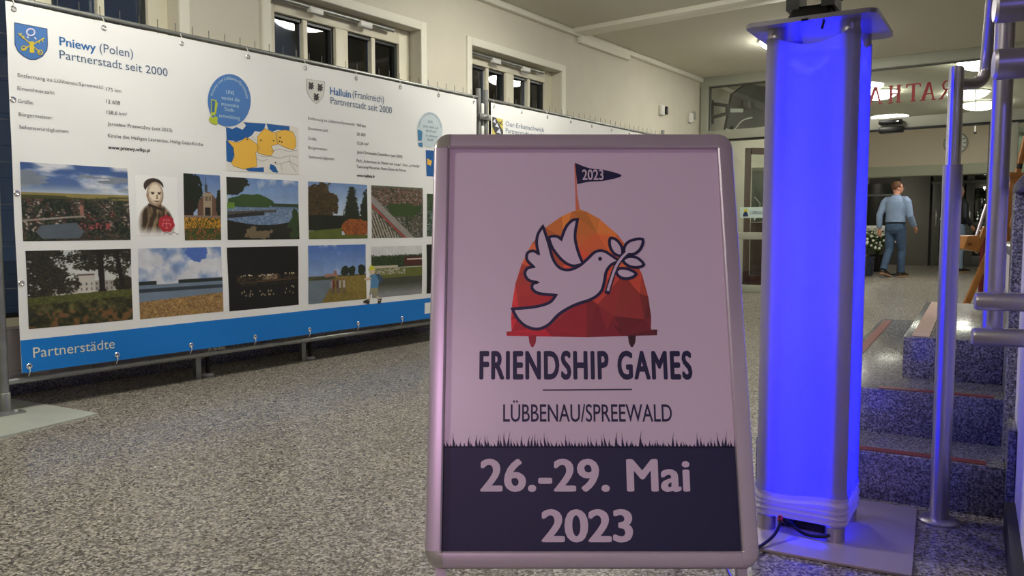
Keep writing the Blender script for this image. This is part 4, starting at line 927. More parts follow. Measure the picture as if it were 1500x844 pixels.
# parapet wall beside the stairs
PW = MB()
PW.box(S(1.4, BR + .023 + .07, .5), (3.4, .14, 1.0), (SA, SB, UP), .004)
PW.box(S(3.75, BR + .023 + .07, .4), (1.3, .14, .8), (SA, SB, UP), .004)
PW.build('wall_parapet', mat('parapet_paint', (.84, .82, .84), .7), kind='structure', smooth=False)
CPm = MB(); CPm.box(S(3.02, BR + .09, .5), (.16, .19, 1.0), (SA, SB, UP), .004); CPm.box(S(1.45, BR + .09, 1.015), (3.3, .19, .03), (SA, SB, UP), .004); CPm.box(S(3.77, BR + .09, .815), (1.34, .19, .03), (SA, SB, UP), .004); CPm.box(S(4.36, BR + .09, .4), (.14, .185, .8), (SA, SB, UP), .004)
CPm.build('trim_4', M_STEP, kind='structure')
MB().box(S(1.45, BR + .012, .05), (2.5, .03, .10), (SA, SB, UP), .003).build('baseboard_parapet', M_DARK, kind='structure')

# ================================================================ HANDRAIL AND RAILING
pb = on_z(1375, 764, 0); pz = lambda y, p: on_d(1390, y, p.y).z
HR = thing('handrail', 'tall steel handrail post with a bent pipe, on a round foot before the steps', 'handrail', pb)
zt = pz(101, pb); zm = pz(242, pb)
MB().lathe([(.058, 0), (.058, .006), (.05, .012), (.03, .014)], pb, 28).build('foot_flange', M_STEEL, HR)
MB().tube([pb + UP * .01, pb + UP * zm], .0265, 28).build('lower_tube', M_STEEL, HR)
top = MB(); rg = []
for z_ in (zm - .01, zt): rg.append([pb + V(math.cos(k * math.pi / 12), math.sin(k * math.pi / 12), 0) * .0205 + UP * (z_ + (.006 * math.cos(k * math.pi / 12 + 2) if z_ == zt else 0)) for k in range(24)])
top.loft(rg); top.build('upper_tube', M_CHROME, HR)
e0 = on_d(1404, 123, pb.y); e1 = on_d(1428, 123, pb.y + .01); e2 = on_d(1441, 112, pb.y + .01); e3 = on_d(1446, 80, pb.y); e4 = on_d(1459, -60, pb.y - .1)
MB().tube(crv([e0, e1, e2, e3, e4], 6), .0165, 18).build('bent_pipe', M_STEEL, HR)

RY = 2.07
rpost = on_d(1467, 400, RY)
RL = thing('railing', 'steel railing with a post and four round crossbars at the right edge', 'railing', V(rpost.x, RY, .6))
zb_ = on_d(1462, 492, RY).z; zt_ = on_d(1467, -60, RY).z
MB().tube([V(rpost.x, RY + .03, zb_), V(rpost.x, RY + .03, zt_)], .0235, 24).build('post', M_STEEL, RL)
for (px, py, r_, y_) in ((1428, 441, .0235, RY), (1424, 492.5, .0235, RY), (1455, 95, .036, 1.95), (1456, 12, .036, 1.95)):
    c_ = on_d(px, py, y_); L_ = .66 if py < 300 else .30; bdir = V(.93, -.367, 0)
    MB().tube([c_, c_ + bdir * .006, c_ + bdir * L_], [r_ * .86, r_, r_], 28).build('crossbar', M_STEEL, RL)
c_ = on_d(1455, 95, 1.95)
MB().tube([V(c_.x + .155, 1.90, 1.02), V(c_.x + .155, 1.90, zt_)], .02, 20).build('post', M_STEEL, RL)
MB().tube([c_ + V(.93, -.367, 0) * .62 - UP * c_.z, c_ + V(.93, -.367, 0) * .62 + UP * (zt_ - c_.z)], .0235, 20).build('post', M_STEEL, RL)

# ================================================================ GLASS FRONT (facade into the foyer)
fr_ = thing('window_4', None, None, Fp(2, 0, 0), kind='structure')
def fbox(name, s0, s1, z0, z1, dp=.08, off=.04, m=M_GREY, parent=fr_, bev=.004, **kw):
    return MB().box(Fp((s0 + s1) / 2, off, (z0 + z1) / 2), (s1 - s0, dp, z1 - z0), AX_F, bev).build(name, m, parent, **kw)
SR = 4.35
fbox('head_frame', 0, 8, 2.90, CEIL, .12, .03, M_GREY)
fbox('head_seal', .1, 8, 2.885, 2.90, .05, .05, M_DGREY)
fbox('side_frame', .02, .13, 0, 2.9, .12, .03, M_GREY); fbox('side_seal', .13, .15, 0, 2.9, .05, .04, M_DGREY)
fbox('transom', .13, 8, 2.145, 2.275, .14, .03, M_GREY); fbox('transom_seal', .13, 8, 2.125, 2.145, .14, .03, M_BLACK)
for s in (1.05, 3.63): fbox('jamb', s - .03, s + .03, 0, 2.13, .08, .03, M_DGREY)
fbox('jamb', 3.80, 3.90, 0, 2.13, .1, .03, M_GREY)
fbox('threshold', .15, 1.02, 0, .10, .08, .04, M_GREY); fbox('middle_rail', .15, 1.02, .74, .84, .06, .04, M_GREY)
fbox('threshold', 3.9, 8, 0, .1, .08, .04, M_GREY); fbox('jamb', 5.5, 5.6, 0, 2.13, .1, .03, M_GREY)
for s0, s1, z0, z1 in ((.15, 2.0, 2.275, 2.885), (2.0, 4.1, 2.275, 2.885), (4.1, 6, 2.275, 2.885), (.15, 1.02, .84, 2.125), (.15, 1.02, .1, .74), (3.9, 5.5, .1, 2.125)):
    MB().box(Fp((s0 + s1) / 2, .05, (z0 + z1) / 2), (s1 - s0, .008, z1 - z0), AX_F).build('pane', M_CLEAR, fr_)
# lettering RATHAUS as seen from the back
M_LET = mat('letter_red', (.60, .10, .14), .5)
def strokes(ch):
    t = .21
    if ch == 'T': return [[(.5 - t / 2, 0), (.5 + t / 2, 0), (.5 + t / 2, .93), (.5 - t / 2, .93)], [(.02, .93), (.98, .93), (1.0, 1), (0, 1)], [(0, .78), (.06, .78), (.12, .93), (.0, .93)], [(1, .78), (.94, .78), (.88, .93), (1, .93)], [(.3, 0), (.7, 0), (.7, .05), (.3, .05)]]
    if ch == 'H': return [[(.13, 0), (.13 + t, 0), (.13 + t, 1), (.13, 1)], [(.87 - t, 0), (.87, 0), (.87, 1), (.87 - t, 1)], [(.2, .46), (.8, .46), (.8, .56), (.2, .56)]] + [[(x - .17, y), (x + .17, y), (x + .17, y + .05), (x - .17, y + .05)] for x in (.205, .795) for y in (0, .95)]
    if ch == 'A': return [[(.38, 1), (.57, 1), (.98, 0), (.74, 0)], [(.38, 1), (.50, .93), (.20, 0), (.08, 0)], [(.24, .32), (.72, .32), (.70, .39), (.26, .39)], [(0, 0), (.3, 0), (.3, .05), (0, .05)], [(.66, 0), (1.06, 0), (1.06, .05), (.66, .05)]]
    if ch == 'R': return [[(.13, 0), (.13 + t, 0), (.13 + t, 1), (.13, 1)], [(.0, 0), (.42, 0), (.42, .05), (.0, .05)], [(.0, .95), (.3, .95), (.3, 1), (0, 1)], [(.2, .95), (.6, .93), (.6, 1), (.2, 1)], [(.2, .47), (.6, .47), (.6, .54), (.2, .54)], [(.6, 1), (.78, .93), (.86, .75), (.70, .75), (.62, .9), (.55, .93)], [(.86, .75), (.78, .55), (.6, .47), (.55, .54), (.65, .6), (.70, .75)], [(.42, .5), (.58, .5), (1.0, 0), (.82, 0)], [(.8, 0), (1.08, 0), (1.08, .05), (.8, .05)]]
    if ch == 'U': return [[(.1, .3), (.25, .3), (.25, 1), (.1, 1)], [(.75, .3), (.86, .3), (.86, 1), (.75, 1)], [(.1, .3), (.2, .08), (.45, 0), (.5, .07), (.32, .12), (.25, .3)], [(.86, .3), (.76, .08), (.5, 0), (.48, .07), (.68, .12), (.75, .3)], [(0, .95), (.4, .95), (.4, 1), (0, 1)], [(.6, .95), (1, .95), (1, 1), (.6, 1)]]
    if ch == 'S': return [[(.85, .78), (.75, .93), (.5, 1), (.25, .93), (.12, .74), (.28, .72), (.36, .88), (.5, .93), (.66, .88), (.78, .76)], [(.12, .74), (.2, .57), (.5, .46), (.62, .38), (.66, .26), (.82, .3), (.76, .46), (.5, .58), (.32, .66), (.28, .72)], [(.66, .26), (.62, .12), (.5, .07), (.3, .1), (.18, .25), (.1, .22), (.2, .05), (.5, 0), (.74, .07), (.82, .3)]]
cells = [('R', 3.045, 3.185), ('A', 2.86, 3.02), ('T', 2.705, 2.845), ('H', 2.515, 2.665), ('A', 2.31, 2.47), ('U', 2.13, 2.27), ('S', 1.97, 2.08)]
LZ0, LZ1 = 2.465, 2.685
cells = []
for ch, xl, xr in (('R', 1377, 1397), ('A', 1349, 1371.5), ('T', 1327.5, 1349), ('H', 1300.5, 1321.5), ('A', 1270, 1294), ('U', 1243, 1263), ('S', 1222, 1238)):
    a_ = on_pl(xl, 130, COR + Mn * .04, Mn) - COR; b_ = on_pl(xr, 130, COR + Mn * .04, Mn) - COR; cells.append((ch, a_.dot(G), b_.dot(G)))
for ch, s0, s1 in cells:
    m_ = MB()
    for pg in strokes(ch):
        m_.poly([Fp(s1 - (s1 - s0) * x_, .035, LZ0 + (LZ1 - LZ0) * y_) for x_, y_ in pg], Mn * .004)
    m_.build('letter', M_LET, fr_, label='red letter %s seen from behind' % ch)
# motion sensor above the door
t = thing('door_sensor', 'black motion sensor box over the sliding door opening', 'sensor', Fp(2.54, -.06, 2.13))
MB().box(Fp(2.545, -.10, 2.215), (.27, .08, .055), AX_F, .012).build('upper_housing', M_BLACK, t)
MB().box(Fp(2.55, -.07, 2.12), (.28, .1, .075), AX_F, .012).build('lower_housing', M_BLACK, t)
MB().box(Fp(2.63, -.145, 2.215), (.03, .006, .012), AX_F).build('indicator', M_CHROME, t)
# wind stop rod hanging
t = thing('ceiling_pendant', 'thin white rod with a dark tip hanging behind the glass', 'rod', V(*on_d(1429, 160, 11.5)))
MB().tube([on_d(1428.5, 100, 11.5), on_d(1428.5, 193, 11.5)], .009, 8).build('rod', M_WHITEP, t); MB().tube([on_d(1428.5, 193, 11.5), on_d(1428.5, 196, 11.5)], .018, 8).build('tip', M_DARK, t)

# open dark-red door leaf seen through the left light
t = thing('door_leaf', 'open dark red door leaf behind the glass, left of the blue column', 'door', V(*on_d(1100, 425, 12.6)))
dd = 12.6
a0 = on_d(1091, 260, dd); hx = on_d(1099, 260, dd).x - a0.x
zt2 = on_d(1091, 217, dd).z
MB().box(V(a0.x + .045, dd, zt2 / 2), (.09, .05, zt2), None, .004).build('stile', M_DRED, t)
MB().box(V(a0.x + .5, dd + .05, zt2 - .05), (.85, .05, .1), (V(.98, .2, 0).normalized(), V(-.2, .98, 0).normalized(), UP), .004).build('top_rail', M_DRED, t)
MB().box(V(a0.x + .95, dd + .12, zt2 / 2), (.09, .05, zt2), None, .004).build('stile', M_DRED, t)
MB().box(V(a0.x + .5, dd + .05, .08), (.85, .05, .16), (V(.98, .2, 0).normalized(), V(-.2, .98, 0).normalized(), UP), .004).build('bottom_rail', M_DRED, t)
MB().box(V(a0.x + .5, dd + .06, zt2 / 2), (.82, .008, zt2 - .2), (V(.98, .2, 0).normalized(), V(-.2, .98, 0).normalized(), UP)).build('pane', M_CLEAR, t)
MB().tube([V(a0.x + .14, dd - .05, 1.02), V(a0.x + .22, dd - .07, 1.14), V(a0.x + .22, dd - .07, 1.28), V(a0.x + .14, dd - .05, 1.38)], .012, 8).build('handle', M_CHROME, t)
t = thing('glass_partition', 'grey tinted partition with a dark red lower part, behind the left glass panel', 'partition', V(*on_d(1085, 425, 13.6)))
pa_ = on_d(1071, 300, 13.6); pa_.z = 0; pdir = V(.9, -.25, 0).normalized(); pn_ = V(-pdir.y, pdir.x, 0); AXP = (pdir, pn_, UP)
MB().box(pa_ + pdir * .9 + UP * 1.42, (1.8, .03, .84), AXP).build('pane', mat('grey_pane', (.46, .50, .48), .2), t)
MB().box(pa_ + pdir * .9 + UP * .52, (1.8, .05, .94), AXP).build('lower_panel', mat('maroon_panel', (.33, .17, .20), .5), t)
MB().box(pa_ + pdir * .9 + UP * 1.87, (1.8, .06, .06), AXP).build('top_rail', M_GREY, t); MB().box(pa_ + UP * .95, (.05, .06, 1.9), AXP).build('post', M_GREY, t); MB().box(pa_ + pdir * .9 + UP * .03, (1.8, .06, .06), AXP).build('bottom_rail', M_GREY, t)
# little sign on the glass
p_ = on_pl(1084, 320, COR, Mn) - COR; q_ = on_pl(1110, 305, COR, Mn) - COR
t = thing('glass_sign', 'small pale sign with a yellow sun over a dark blue figure, on the glass', 'sign', Fp(p_.dot(G), 0, p_.z))
MB().box(Fp(p_.dot(G) + .16, .03, 1.115), (.34, .006, .15), AX_F).build('board', mat('sign_pale', (.78, .86, .84), .5), t)
s_ = p_.dot(G) + .07; ff = lambda a, b: Fp(a, .024, b)
star = []
for k in range(16): r_ = .038 if k % 2 else .022; star.append((s_ + r_ * math.cos(k * math.pi / 8), 1.14 + r_ * math.sin(k * math.pi / 8)))
flat('sun_emblem', star, ink('sun', (.82, .80, .25)), t, ff); flat('blue_emblem', [(s_ - .04, 1.06), (s_ + .04, 1.06), (s_ + .03, 1.105), (s_, 1.135), (s_ - .03, 1.105)], ink('emblem', (.12, .2, .36)), t, lambda a, b: Fp(a, .021, b))
text_obj('lettering', 'LÜBBENAU', INK_TXT, t, ff, s_ + .065, s_ + .24, 1.09, .045)

# TV on an arm behind the transom glass
tv = thing('television', 'black flat television seen from behind on a wall arm, behind the glass', 'television', V(*on_d(1095, 190, 12.1)))
dT = 11.95
P4 = [on_d(1064, 189, dT - .0), on_d(1126, 178, dT + .9), on_d(1124, 98, dT + .9), on_d(1072, 137, dT)]
P4 = [on_d(1063, 192, dT), on_d(1130, 184, dT + .45), on_d(1130, 96, dT + .45), on_d(1073, 138, dT)]
nrm = (P4[1] - P4[0]).cross(P4[3] - P4[0]).normalized()
if nrm.y < 0: nrm = -nrm
MB().poly(P4, nrm * .05).build('screen_back', mat('tv_black', (.05, .055, .06), .6), tv)
cT = (P4[0] + P4[1] + P4[2] + P4[3]) / 4
tu = (P4[1] - P4[0]).normalized(); tw = nrm.cross(tu)
MB().box(cT - nrm * .02 - tu * .12, (.14, .05, .14), (tu, nrm, tw), .01).build('mount_plate', M_BLACK, tv)
wa = on_pl(1044, 160, N * WALL, N)
pa = on_d(1046, 160, 12.4)
MB().tube([on_d(1066.5, 162, dT - .05), on_d(1088, 162, dT - .05)], .035, 4).build('bracket', M_WHITEP, tv)
MB().tube([on_d(1044, 152, dT + .08), on_d(1066, 155, dT - .05)], .03, 4).build('arm', M_DARK, tv)
MB().tube([on_d(1044, 172, dT + .08), on_d(1066, 166, dT - .05)], .03, 4).build('arm', M_DARK, tv)
MB().tube([on_d(1066, 153, dT - .05), on_d(1066, 168, dT - .05)], .04, 4).build('arm', M_DARK, tv)
MB().tube([on_d(1043, 147, dT + .08), on_d(1043, 181, dT + .08)], .03, 4).build('wall_bracket', M_DARK, tv)
MB().tube(crv([on_d(1063, 189, dT - .08), on_d(1075, 190, dT - .08), on_d(1087, 177, dT - .05), on_d(1102, 172, dT)]), .009, 6).build('tv_cable', M_WHITEP, tv)

# ================================================================ FOYER BEYOND THE GLASS
CW = (on_d(1403, 210, 17.0) - COR).dot(Mn)
def Bp(s, off, z): return COR + G * s + Mn * (CW + off) + UP * z
LZ = 2.02; CWS = 3.0
mb = MB(); mb.box(Bp(9, .15, (LZ + .22 + CEIL) / 2), (20, .3, CEIL - LZ - .22), AX_F); mb.build('wall_far', M_FAR, kind='structure', smooth=False)
MB().box(Bp(9, .12, LZ + .11), (20, .36, .22), AX_F, .004).build('trim_5', mat('lintel_green', (.74, .76, .68), .7), kind='structure')
AL = 2.6
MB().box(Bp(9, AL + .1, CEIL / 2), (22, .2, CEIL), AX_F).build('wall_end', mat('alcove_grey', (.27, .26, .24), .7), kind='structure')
MB().box(Bp(9, AL / 2 + .3, LZ + .3), (20, AL, .04), AX_F).build('ceiling_recess', mat('recess_dark', (.30, .30, .28), .8), kind='structure')  # end wall and recess ceiling coloured dark for the alcove's low light
def bs(px, off, y=300): return (on_pl(px, y, COR + Mn * (CW + off), Mn) - COR).dot(G)
# grey closed side of the recess left of the doors, and dark glazing further left
a1, a2 = bs(1318, AL - .1), bs(1362, AL - .1)
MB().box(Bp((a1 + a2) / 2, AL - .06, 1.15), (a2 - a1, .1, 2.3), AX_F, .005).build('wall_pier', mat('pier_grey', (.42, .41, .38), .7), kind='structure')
def dark_door(n, px0, px1, label=None):
    s0, s1 = bs(px0, AL - .1), bs(px1, AL - .1); d = thing('door_%d' % n, None, None, Bp((s0 + s1) / 2, AL - .1, 0), kind='structure')
    def bb(nm, a, b, z0, z1, m=M_DGREY, dp=.07, off=0): MB().box(Bp((a + b) / 2, AL - .1 + off, (z0 + z1) / 2), (b - a, dp, z1 - z0), AX_F, .004).build(nm, m, d)  # the alcove's low light is put into the frames' dark grey
    f_ = .17
    bb('stile', s0, s0 + f_, 0, 1.95); bb('stile', s1 - f_, s1, 0, 1.95); bb('bottom_rail', s0 + f_, s1 - f_, 0, .25); bb('top_rail', s0 + f_, s1 - f_, 1.83, 1.95); bb('middle_rail', s0 + f_, s1 - f_, .95, 1.05)
    bb('head_frame', s0 - .03, s1 + .03, 1.95, 2.02, dp=.1); bb('pane', s0 + f_, s1 - f_, .25, .95, M_TINT, .01); bb('pane', s0 + f_, s1 - f_, 1.05, 1.83, M_TINT, .01); bb('pane', s0, s1, 2.02, 2.3, M_TINT, .01)
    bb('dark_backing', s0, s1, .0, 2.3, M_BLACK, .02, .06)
    MB().tube([Bp(s0 + .1, AL - .16, .95), Bp(s0 + .1, AL - .19, 1.0), Bp(s0 + .1, AL - .19, 1.3), Bp(s0 + .1, AL - .16, 1.35)], .014, 8).build('handle', M_CHROME, d)
dark_door(1, 1366, 1412); dark_door(2, 1415, 1461); dark_door(3, 1464, 1510)
a1, a2 = bs(1262, AL - .1), bs(1316, AL - .1)
wd = thing('window_5', None, None, Bp((a1 + a2) / 2, AL - .1, .5), kind='structure')
MB().box(Bp((a1 + a2) / 2, AL - .12, 1.45), (a2 - a1, .02, 1.1), AX_F).build('pane', mat('dark_pane', (.09, .10, .10), .12), wd)
MB().box(Bp((a1 + a2) / 2, AL - .12, 1.72), (a2 - a1, .06, .05), AX_F).build('bar', M_DGREY, wd); MB().box(Bp(a2, AL - .12, 1.3), (.05, .06, 1.5), AX_F).build('bar', M_DGREY, wd)
MB().box(Bp((a1 + a2) / 2 - .1, AL - .2, .9), (a2 - a1 - .2, .05, .13), AX_F, .005).build('sign_shelf', M_WHITEP, label='white shelf strip behind the walking person', cat='shelf')
# glowing disc added for a lamp mirrored in the dark glass; outdoor sparkle lights
t = thing('lamp_reflection_disc', 'flat round glow for a lamp mirrored in dark glass, above the man', 'ceiling lamp', Bp(bs(1281, 1.2), 1.2, 2.27))
pL = Bp(bs(1281, 1.2, 260), 1.2, 2.28); MB().lathe([(.16, 0), (.15, -.05), (.0, -.07)], pL, 20).build('shade', M_LAMP_F, t)
for (px, py), lb in (((1403.5, 308), 'tiny bright light left of the easel in the door glass'), ((1442, 275), 'tiny bright light beside the railing post, upper'), ((1441, 254), 'tiny bright light just under the lintel')):
    p_ = on_pl(px, py, Bp(0, AL - .22, 0), Mn); MB().lathe([(0, -.022), (.02, -.012), (.022, 0), (.02, .012), (0, .022)], p_, 10).build('spark_light', mat('spark', (1, 1, 1), .5, emit=((1, .95, .85), 14)), label=lb, cat='light', group='tiny lights in the door glass')
# end wall on the right side behind the easel, with a framed opening
pR = on_d(1478, 250, 12.0)
MB().box(Fp(4.4, 1.9, 1.5), (.9, .06, 3.0), AX_F).build('wall_side', mat('side_panel', (.66, .66, .60), .7), kind='structure')

# clock
cp = on_pl(1400, 210, Bp(0, -.02, 0), Mn); t = thing('wall_clock', 'round white wall clock on the far beige wall, behind the handrail', 'clock', cp)
axc = (G, UP, -Mn); R_ = .22
MB().lathe([(R_, 0), (R_ + .012, .02), (R_, .04), (R_ - .02, .04), (R_ - .02, .0)], cp, 36, axc).build('rim', M_GREY, t)
MB().lathe([(R_ - .015, 0), (R_ - .015, .02), (0, .021)], cp, 36, axc).build('dial', mat('dial_white', (.88, .9, .88), .4), t)
for k in range(12):
    a = k * math.pi / 6; d = G * math.sin(a) + UP * math.cos(a); e_ = G * math.cos(a) - UP * math.sin(a)
    MB().box(cp - Mn * .024 + d * (R_ - .05), (.018, .045, .004), (e_, d, -Mn)).build('hour_mark', M_BLACK, t)
for a, l_, w_ in ((-.5, .10, .016), (2.6, .15, .010)):
    d = G * math.sin(a) + UP * math.cos(a); e_ = G * math.cos(a) - UP * math.sin(a); MB().box(cp - Mn * .028 + d * l_ / 2, (w_, l_, .004), (e_, d, -Mn)).build('hand', M_BLACK, t)

# barrier post (dark red), planter
p_ = on_z(1316, 402, 0); p_ = V(*on_d(1316, 402, 15.4)); p_.z = 0
t = thing('barrier_post', 'thin dark red post right behind the walking man', 'post', p_)
MB().tube([p_ + UP * .02, p_ + UP * 1.0], .035, 12).build('pole', mat('post_red', (.38, .06, .07), .4), t); MB().lathe([(.16, 0), (.16, .02), (.03, .04)], p_, 20).build('foot', M_DARK, t)

def planter(px, py, d, label, pot_rgb, checks):
    p_ = on_d(px, py, d); p_.z = 0; t = thing('flower_pot', label, 'potted flowers', p_, 'flower pots beside the man')
    rg = [(.14, 0), (.17, .05), (.185, .34), (.195, .36), (.175, .36), (.17, .33), (0, .33)]
    MB().lathe(rg, p_, 22).build('pot', mat('pot_%d' % px, pot_rgb, .35, noise=.5 if checks else 0, scale=18), t)
    r = random.Random(px); lf = MB(); fl = MB(); st = MB()
    for k in range(130):
        a = r.uniform(0, 6.28); el = r.uniform(.0, 1.2); rad = r.uniform(.12, .32); c_ = p_ + UP * (.36 + .12) + V(math.cos(a) * math.cos(el), math.sin(a) * math.cos(el), math.sin(el) * 1.25) * rad
        d_ = V(r.uniform(-1, 1), r.uniform(-1, 1), r.uniform(-.3, 1)).normalized(); o_ = d_.orthogonal().normalized(); L_ = r.uniform(.05, .09)
        lf.mesh([c_ - d_ * L_, c_ + o_ * L_ * .3, c_ + d_ * L_, c_ - o_ * L_ * .3], [(0, 1, 2, 3)])
    for k in range(52):
        a = r.uniform(0, 6.28); el = r.uniform(.1, 1.45); rad = r.uniform(.26, .36); c_ = p_ + UP * (.36 + .12) + V(math.cos(a) * math.cos(el), math.sin(a) * math.cos(el), math.sin(el) * 1.25) * rad
        s0_ = r.uniform(.018, .034); fl.lathe([(0, -s0_), (s0_ * .8, -s0_ * .5), (s0_, 0), (s0_ * .8, s0_ * .5), (0, s0_)], c_, 7)
        if k % 3 == 0: st.tube([p_ + UP * .34, c_], .005, 4)
    lf.build('foliage', mat('leaf_green', (.20, .29, .13), .6), t, smooth=False, kind='stuff'); fl.build('blossoms', mat('blossom', (.86, .87, .80), .6), t, kind='stuff'); st.build('stems', mat('leaf_green', (.2, .3, .14)), t, kind='stuff')
planter(1285, 400, 16.7, 'bunch of white flowers in a black pot at the man\'s heels', (.05, .05, .06), False)
planter(1265, 402, 15.2, 'white flowers in a bluish speckled pot, half behind the blue column', (.22, .26, .34), True)

# ================================================================ EASEL
def mk_easel():
    d = 8.0; t = thing('easel', 'wooden studio easel leaning right, behind the railing', 'easel', V(*on_d(1455, 440, d)))
    t.location.z = 0; WM[t.name] = Matrix.Translation(t.location)
    def beam(nm, a, b, w, h, m=M_WOOD, bev=.004):
        a, b = Vector(a), Vector(b); dr = (b - a); L_ = dr.length; dr.normalize(); x_ = dr.cross(V(0, 1, 0)).normalized(); y_ = x_.cross(dr)
        return MB().box((a + b) / 2, (w, h, L_), (x_, y_, dr), bev).build(nm, m, t)
    def to_floor(x0, y0, x1, y1, d0, d1):
        a = on_d(x0, y0, d0); b = on_d(x1, y1, d1); k = (0 - a.z) / (b.z - a.z); return a + (b - a) * k, a
    f, a = to_floor(1462, 338, 1418, 440, d, d); beam('leg', f, on_d(1486, 283, d), .06, .03)
    f, a = to_floor(1466, 372, 1477, 422, d + .55, d + .75); beam('leg', f, on_d(1458, 330, d + .4), .05, .03)
    f, a = to_floor(1481, 372, 1466, 424, d + .2, d + .3); beam('leg', f, on_d(1483, 366, d + .2), .05, .03)
    beam('mast', on_d(1462, 380, d + .1), on_d(1503, 200, d + .1), .05, .03)
    beam('mast', on_d(1470, 392, d + .18), on_d(1497, 268, d + .18), .07, .03)
    beam('mast', on_d(1459, 368, d - .05), on_d(1487, 262, d - .05), .09, .025)
    beam('upper_clamp', on_d(1468, 256, d - .08), on_d(1494, 257, d - .02), .05, .10)
    MB().tube([on_d(1493, 247, d), on_d(1494, 240, d)], .025, 10).build('clamp_knob', M_BLACK, t)
    beam('brace', on_d(1473, 314, d), on_d(1481, 372, d + .1), .03, .02)
    beam('cross_rail', on_d(1450, 428, d + .1), on_d(1484, 392, d + .1), .04, .02)
    beam('cross_rail', on_d(1452, 395, d + .2), on_d(1480, 380, d + .2), .035, .02)
    pr = [on_d(x_, y_, d - .2) for x_, y_ in ((1411.5, 364), (1418, 346), (1435, 345), (1436, 360), (1430, 368))]
    MB().poly(pr, V(.03, .35, 0)).build('tray', M_WOOD, t)
    MB().poly([on_d(x_, y_, d - .205) for x_, y_ in ((1417, 357), (1423, 355), (1424, 359), (1418, 360))], V(0, .02, 0)).build('tray_mark', mat('wood_dark', (.45, .26, .1), .5), t)
    beam('tray_arm', on_d(1430, 369, d - .1), on_d(1443, 334, d), .045, .03)
    MB().tube([on_d(1430, 347, d - .1), on_d(1445, 300, d)], .014, 10).build('rod', M_ALU, t)
    return t
mk_easel()
p_ = on_d(1438, 422, 9.2); p_.z = 0
t = thing('barrier_post', 'dark red post behind the easel foot', 'post', p_); MB().tube([p_ + UP * .02, p_ + UP * .9], .035, 12).build('pole', mat('post_red', (.38, .06, .07), .4), t); MB().lathe([(.16, 0), (.16, .02), (.03, .04)], p_, 20).build('foot', M_DARK, t)
# picture frame standing behind the easel
p_ = on_d(1487, 260, 11.0); t = thing('picture_frame', 'tall grey picture frame with a pale panel, behind the easel', 'frame', V(p_.x, 11.0, 0))
x0, x1 = on_d(1477, 230, 11).x, on_d(1560, 230, 11).x; z1_ = on_d(1480, 186, 11).z; z0_ = .0
for (a, b, c_, d_) in ((x0, x0 + .08, z0_, z1_), (x1 - .08, x1, z0_, z1_), (x0 + .08, x1 - .08, z1_ - .08, z1_), (x0 + .08, x1 - .08, z0_, z0_ + .08)): MB().box(((a + b) / 2, 11, (c_ + d_) / 2), (b - a, .05, d_ - c_), None, .005).build('frame_bar', mat('frame_greygreen', (.36, .38, .33), .5), t)
MB().box(((x0 + x1) / 2, 11.02, z1_ / 2), (x1 - x0 - .14, .02, z1_ - .14), None).build('panel', mat('frame_panel', (.62, .70, .62), .5), t)

# ================================================================ PEOPLE
def ring(c, rx, ry, ax, n=14):
    return [c + ax[0] * rx * math.cos(k * 2 * math.pi / n) + ax[1] * ry * math.sin(k * 2 * math.pi / n) for k in range(n)]
def limb(mb, pts, rs, n=10, flat_=1):
    """tapered limb through points"""
    pts = [Vector(p) for p in pts]; rings = []; prev = None
    for i, p in enumerate(pts):
        d = (pts[min(i + 1, len(pts) - 1)] - pts[max(i - 1, 0)]).normalized(); a = V(1, 0, 0) if prev is None else prev; a = (a - d * a.dot(d)).normalized(); prev = a; b = d.cross(a)
        r = rs[i]; r = r if isinstance(r, tuple) else (r, r); rings.append(ring(p, r[0], r[1], (a, b), n))
    mb.loft(rings); return mb
def ell(mb, c, r, seg=12, rings=8, rot=None):
    c = Vector(c); R = []
    for i in range(rings + 1):
        a = -math.pi / 2 + math.pi * i / rings; k = max(math.cos(a), .02)
        R.append([c + (rot or Matrix.Identity(3)) @ V(r[0] * k * math.cos(t_), r[1] * k * math.sin(t_), r[2] * math.sin(a)) for t_ in [j * 2 * math.pi / seg for j in range(seg)]])
    mb.loft(R); return mb
def remesh(mb, name, m, parent, W_, vox, **kw):
    bmesh.ops.recalc_face_normals(mb.bm, faces=mb.bm.faces); me = bpy.data.meshes.new(name); mb.bm.to_mesh(me); mb.bm.free()
    o = bpy.data.objects.new('tmpbody', me); COL.objects.link(o); md = o.modifiers.new('r', 'REMESH'); md.mode = 'VOXEL'; md.voxel_size = vox; md.use_smooth_shade = True
    sm = o.modifiers.new('s', 'SMOOTH'); sm.factor = .5; sm.iterations = 3
    dg = bpy.context.evaluated_depsgraph_get(); me2 = bpy.data.meshes.new_from_object(o.evaluated_get(dg)); bpy.data.objects.remove(o)
    me2.materials.clear(); me2.materials.append(m); me2.name = name
    ob = bpy.data.objects.new(name, me2); COL.objects.link(ob); ob.parent = parent; WM[ob.name] = _mat_world(parent)
    me2.transform(Matrix.Identity(4)); return tag(ob, **kw)
def hand(mb, wrist, d, side_v, palm_n):
    """palm with five separate bent fingers; d points along the hand"""
    d = d.normalized(); s = side_v.normalized(); n_ = palm_n.normalized()
    limb(mb, [wrist, wrist + d * .04, wrist + d * .085], [(.026, .02), (.04, .018), (.04, .014)])
    for k, (o_, l_) in enumerate(((-.03, .065), (-.01, .078), (.01, .073), (.03, .055))):
        b = wrist + d * .08 + s * o_; limb(mb, [b, b + d * l_ * .5 + n_ * .006, b + d * l_ * .85 + n_ * .025, b + d * l_ + n_ * .04], [.0095, .009, .008, .006], 6)
    b = wrist + d * .025 - s * .03; limb(mb, [b, b + d * .03 - s * .025 + n_ * .01, b + d * .06 - s * .03 + n_ * .02], [.012, .010, .008], 6)

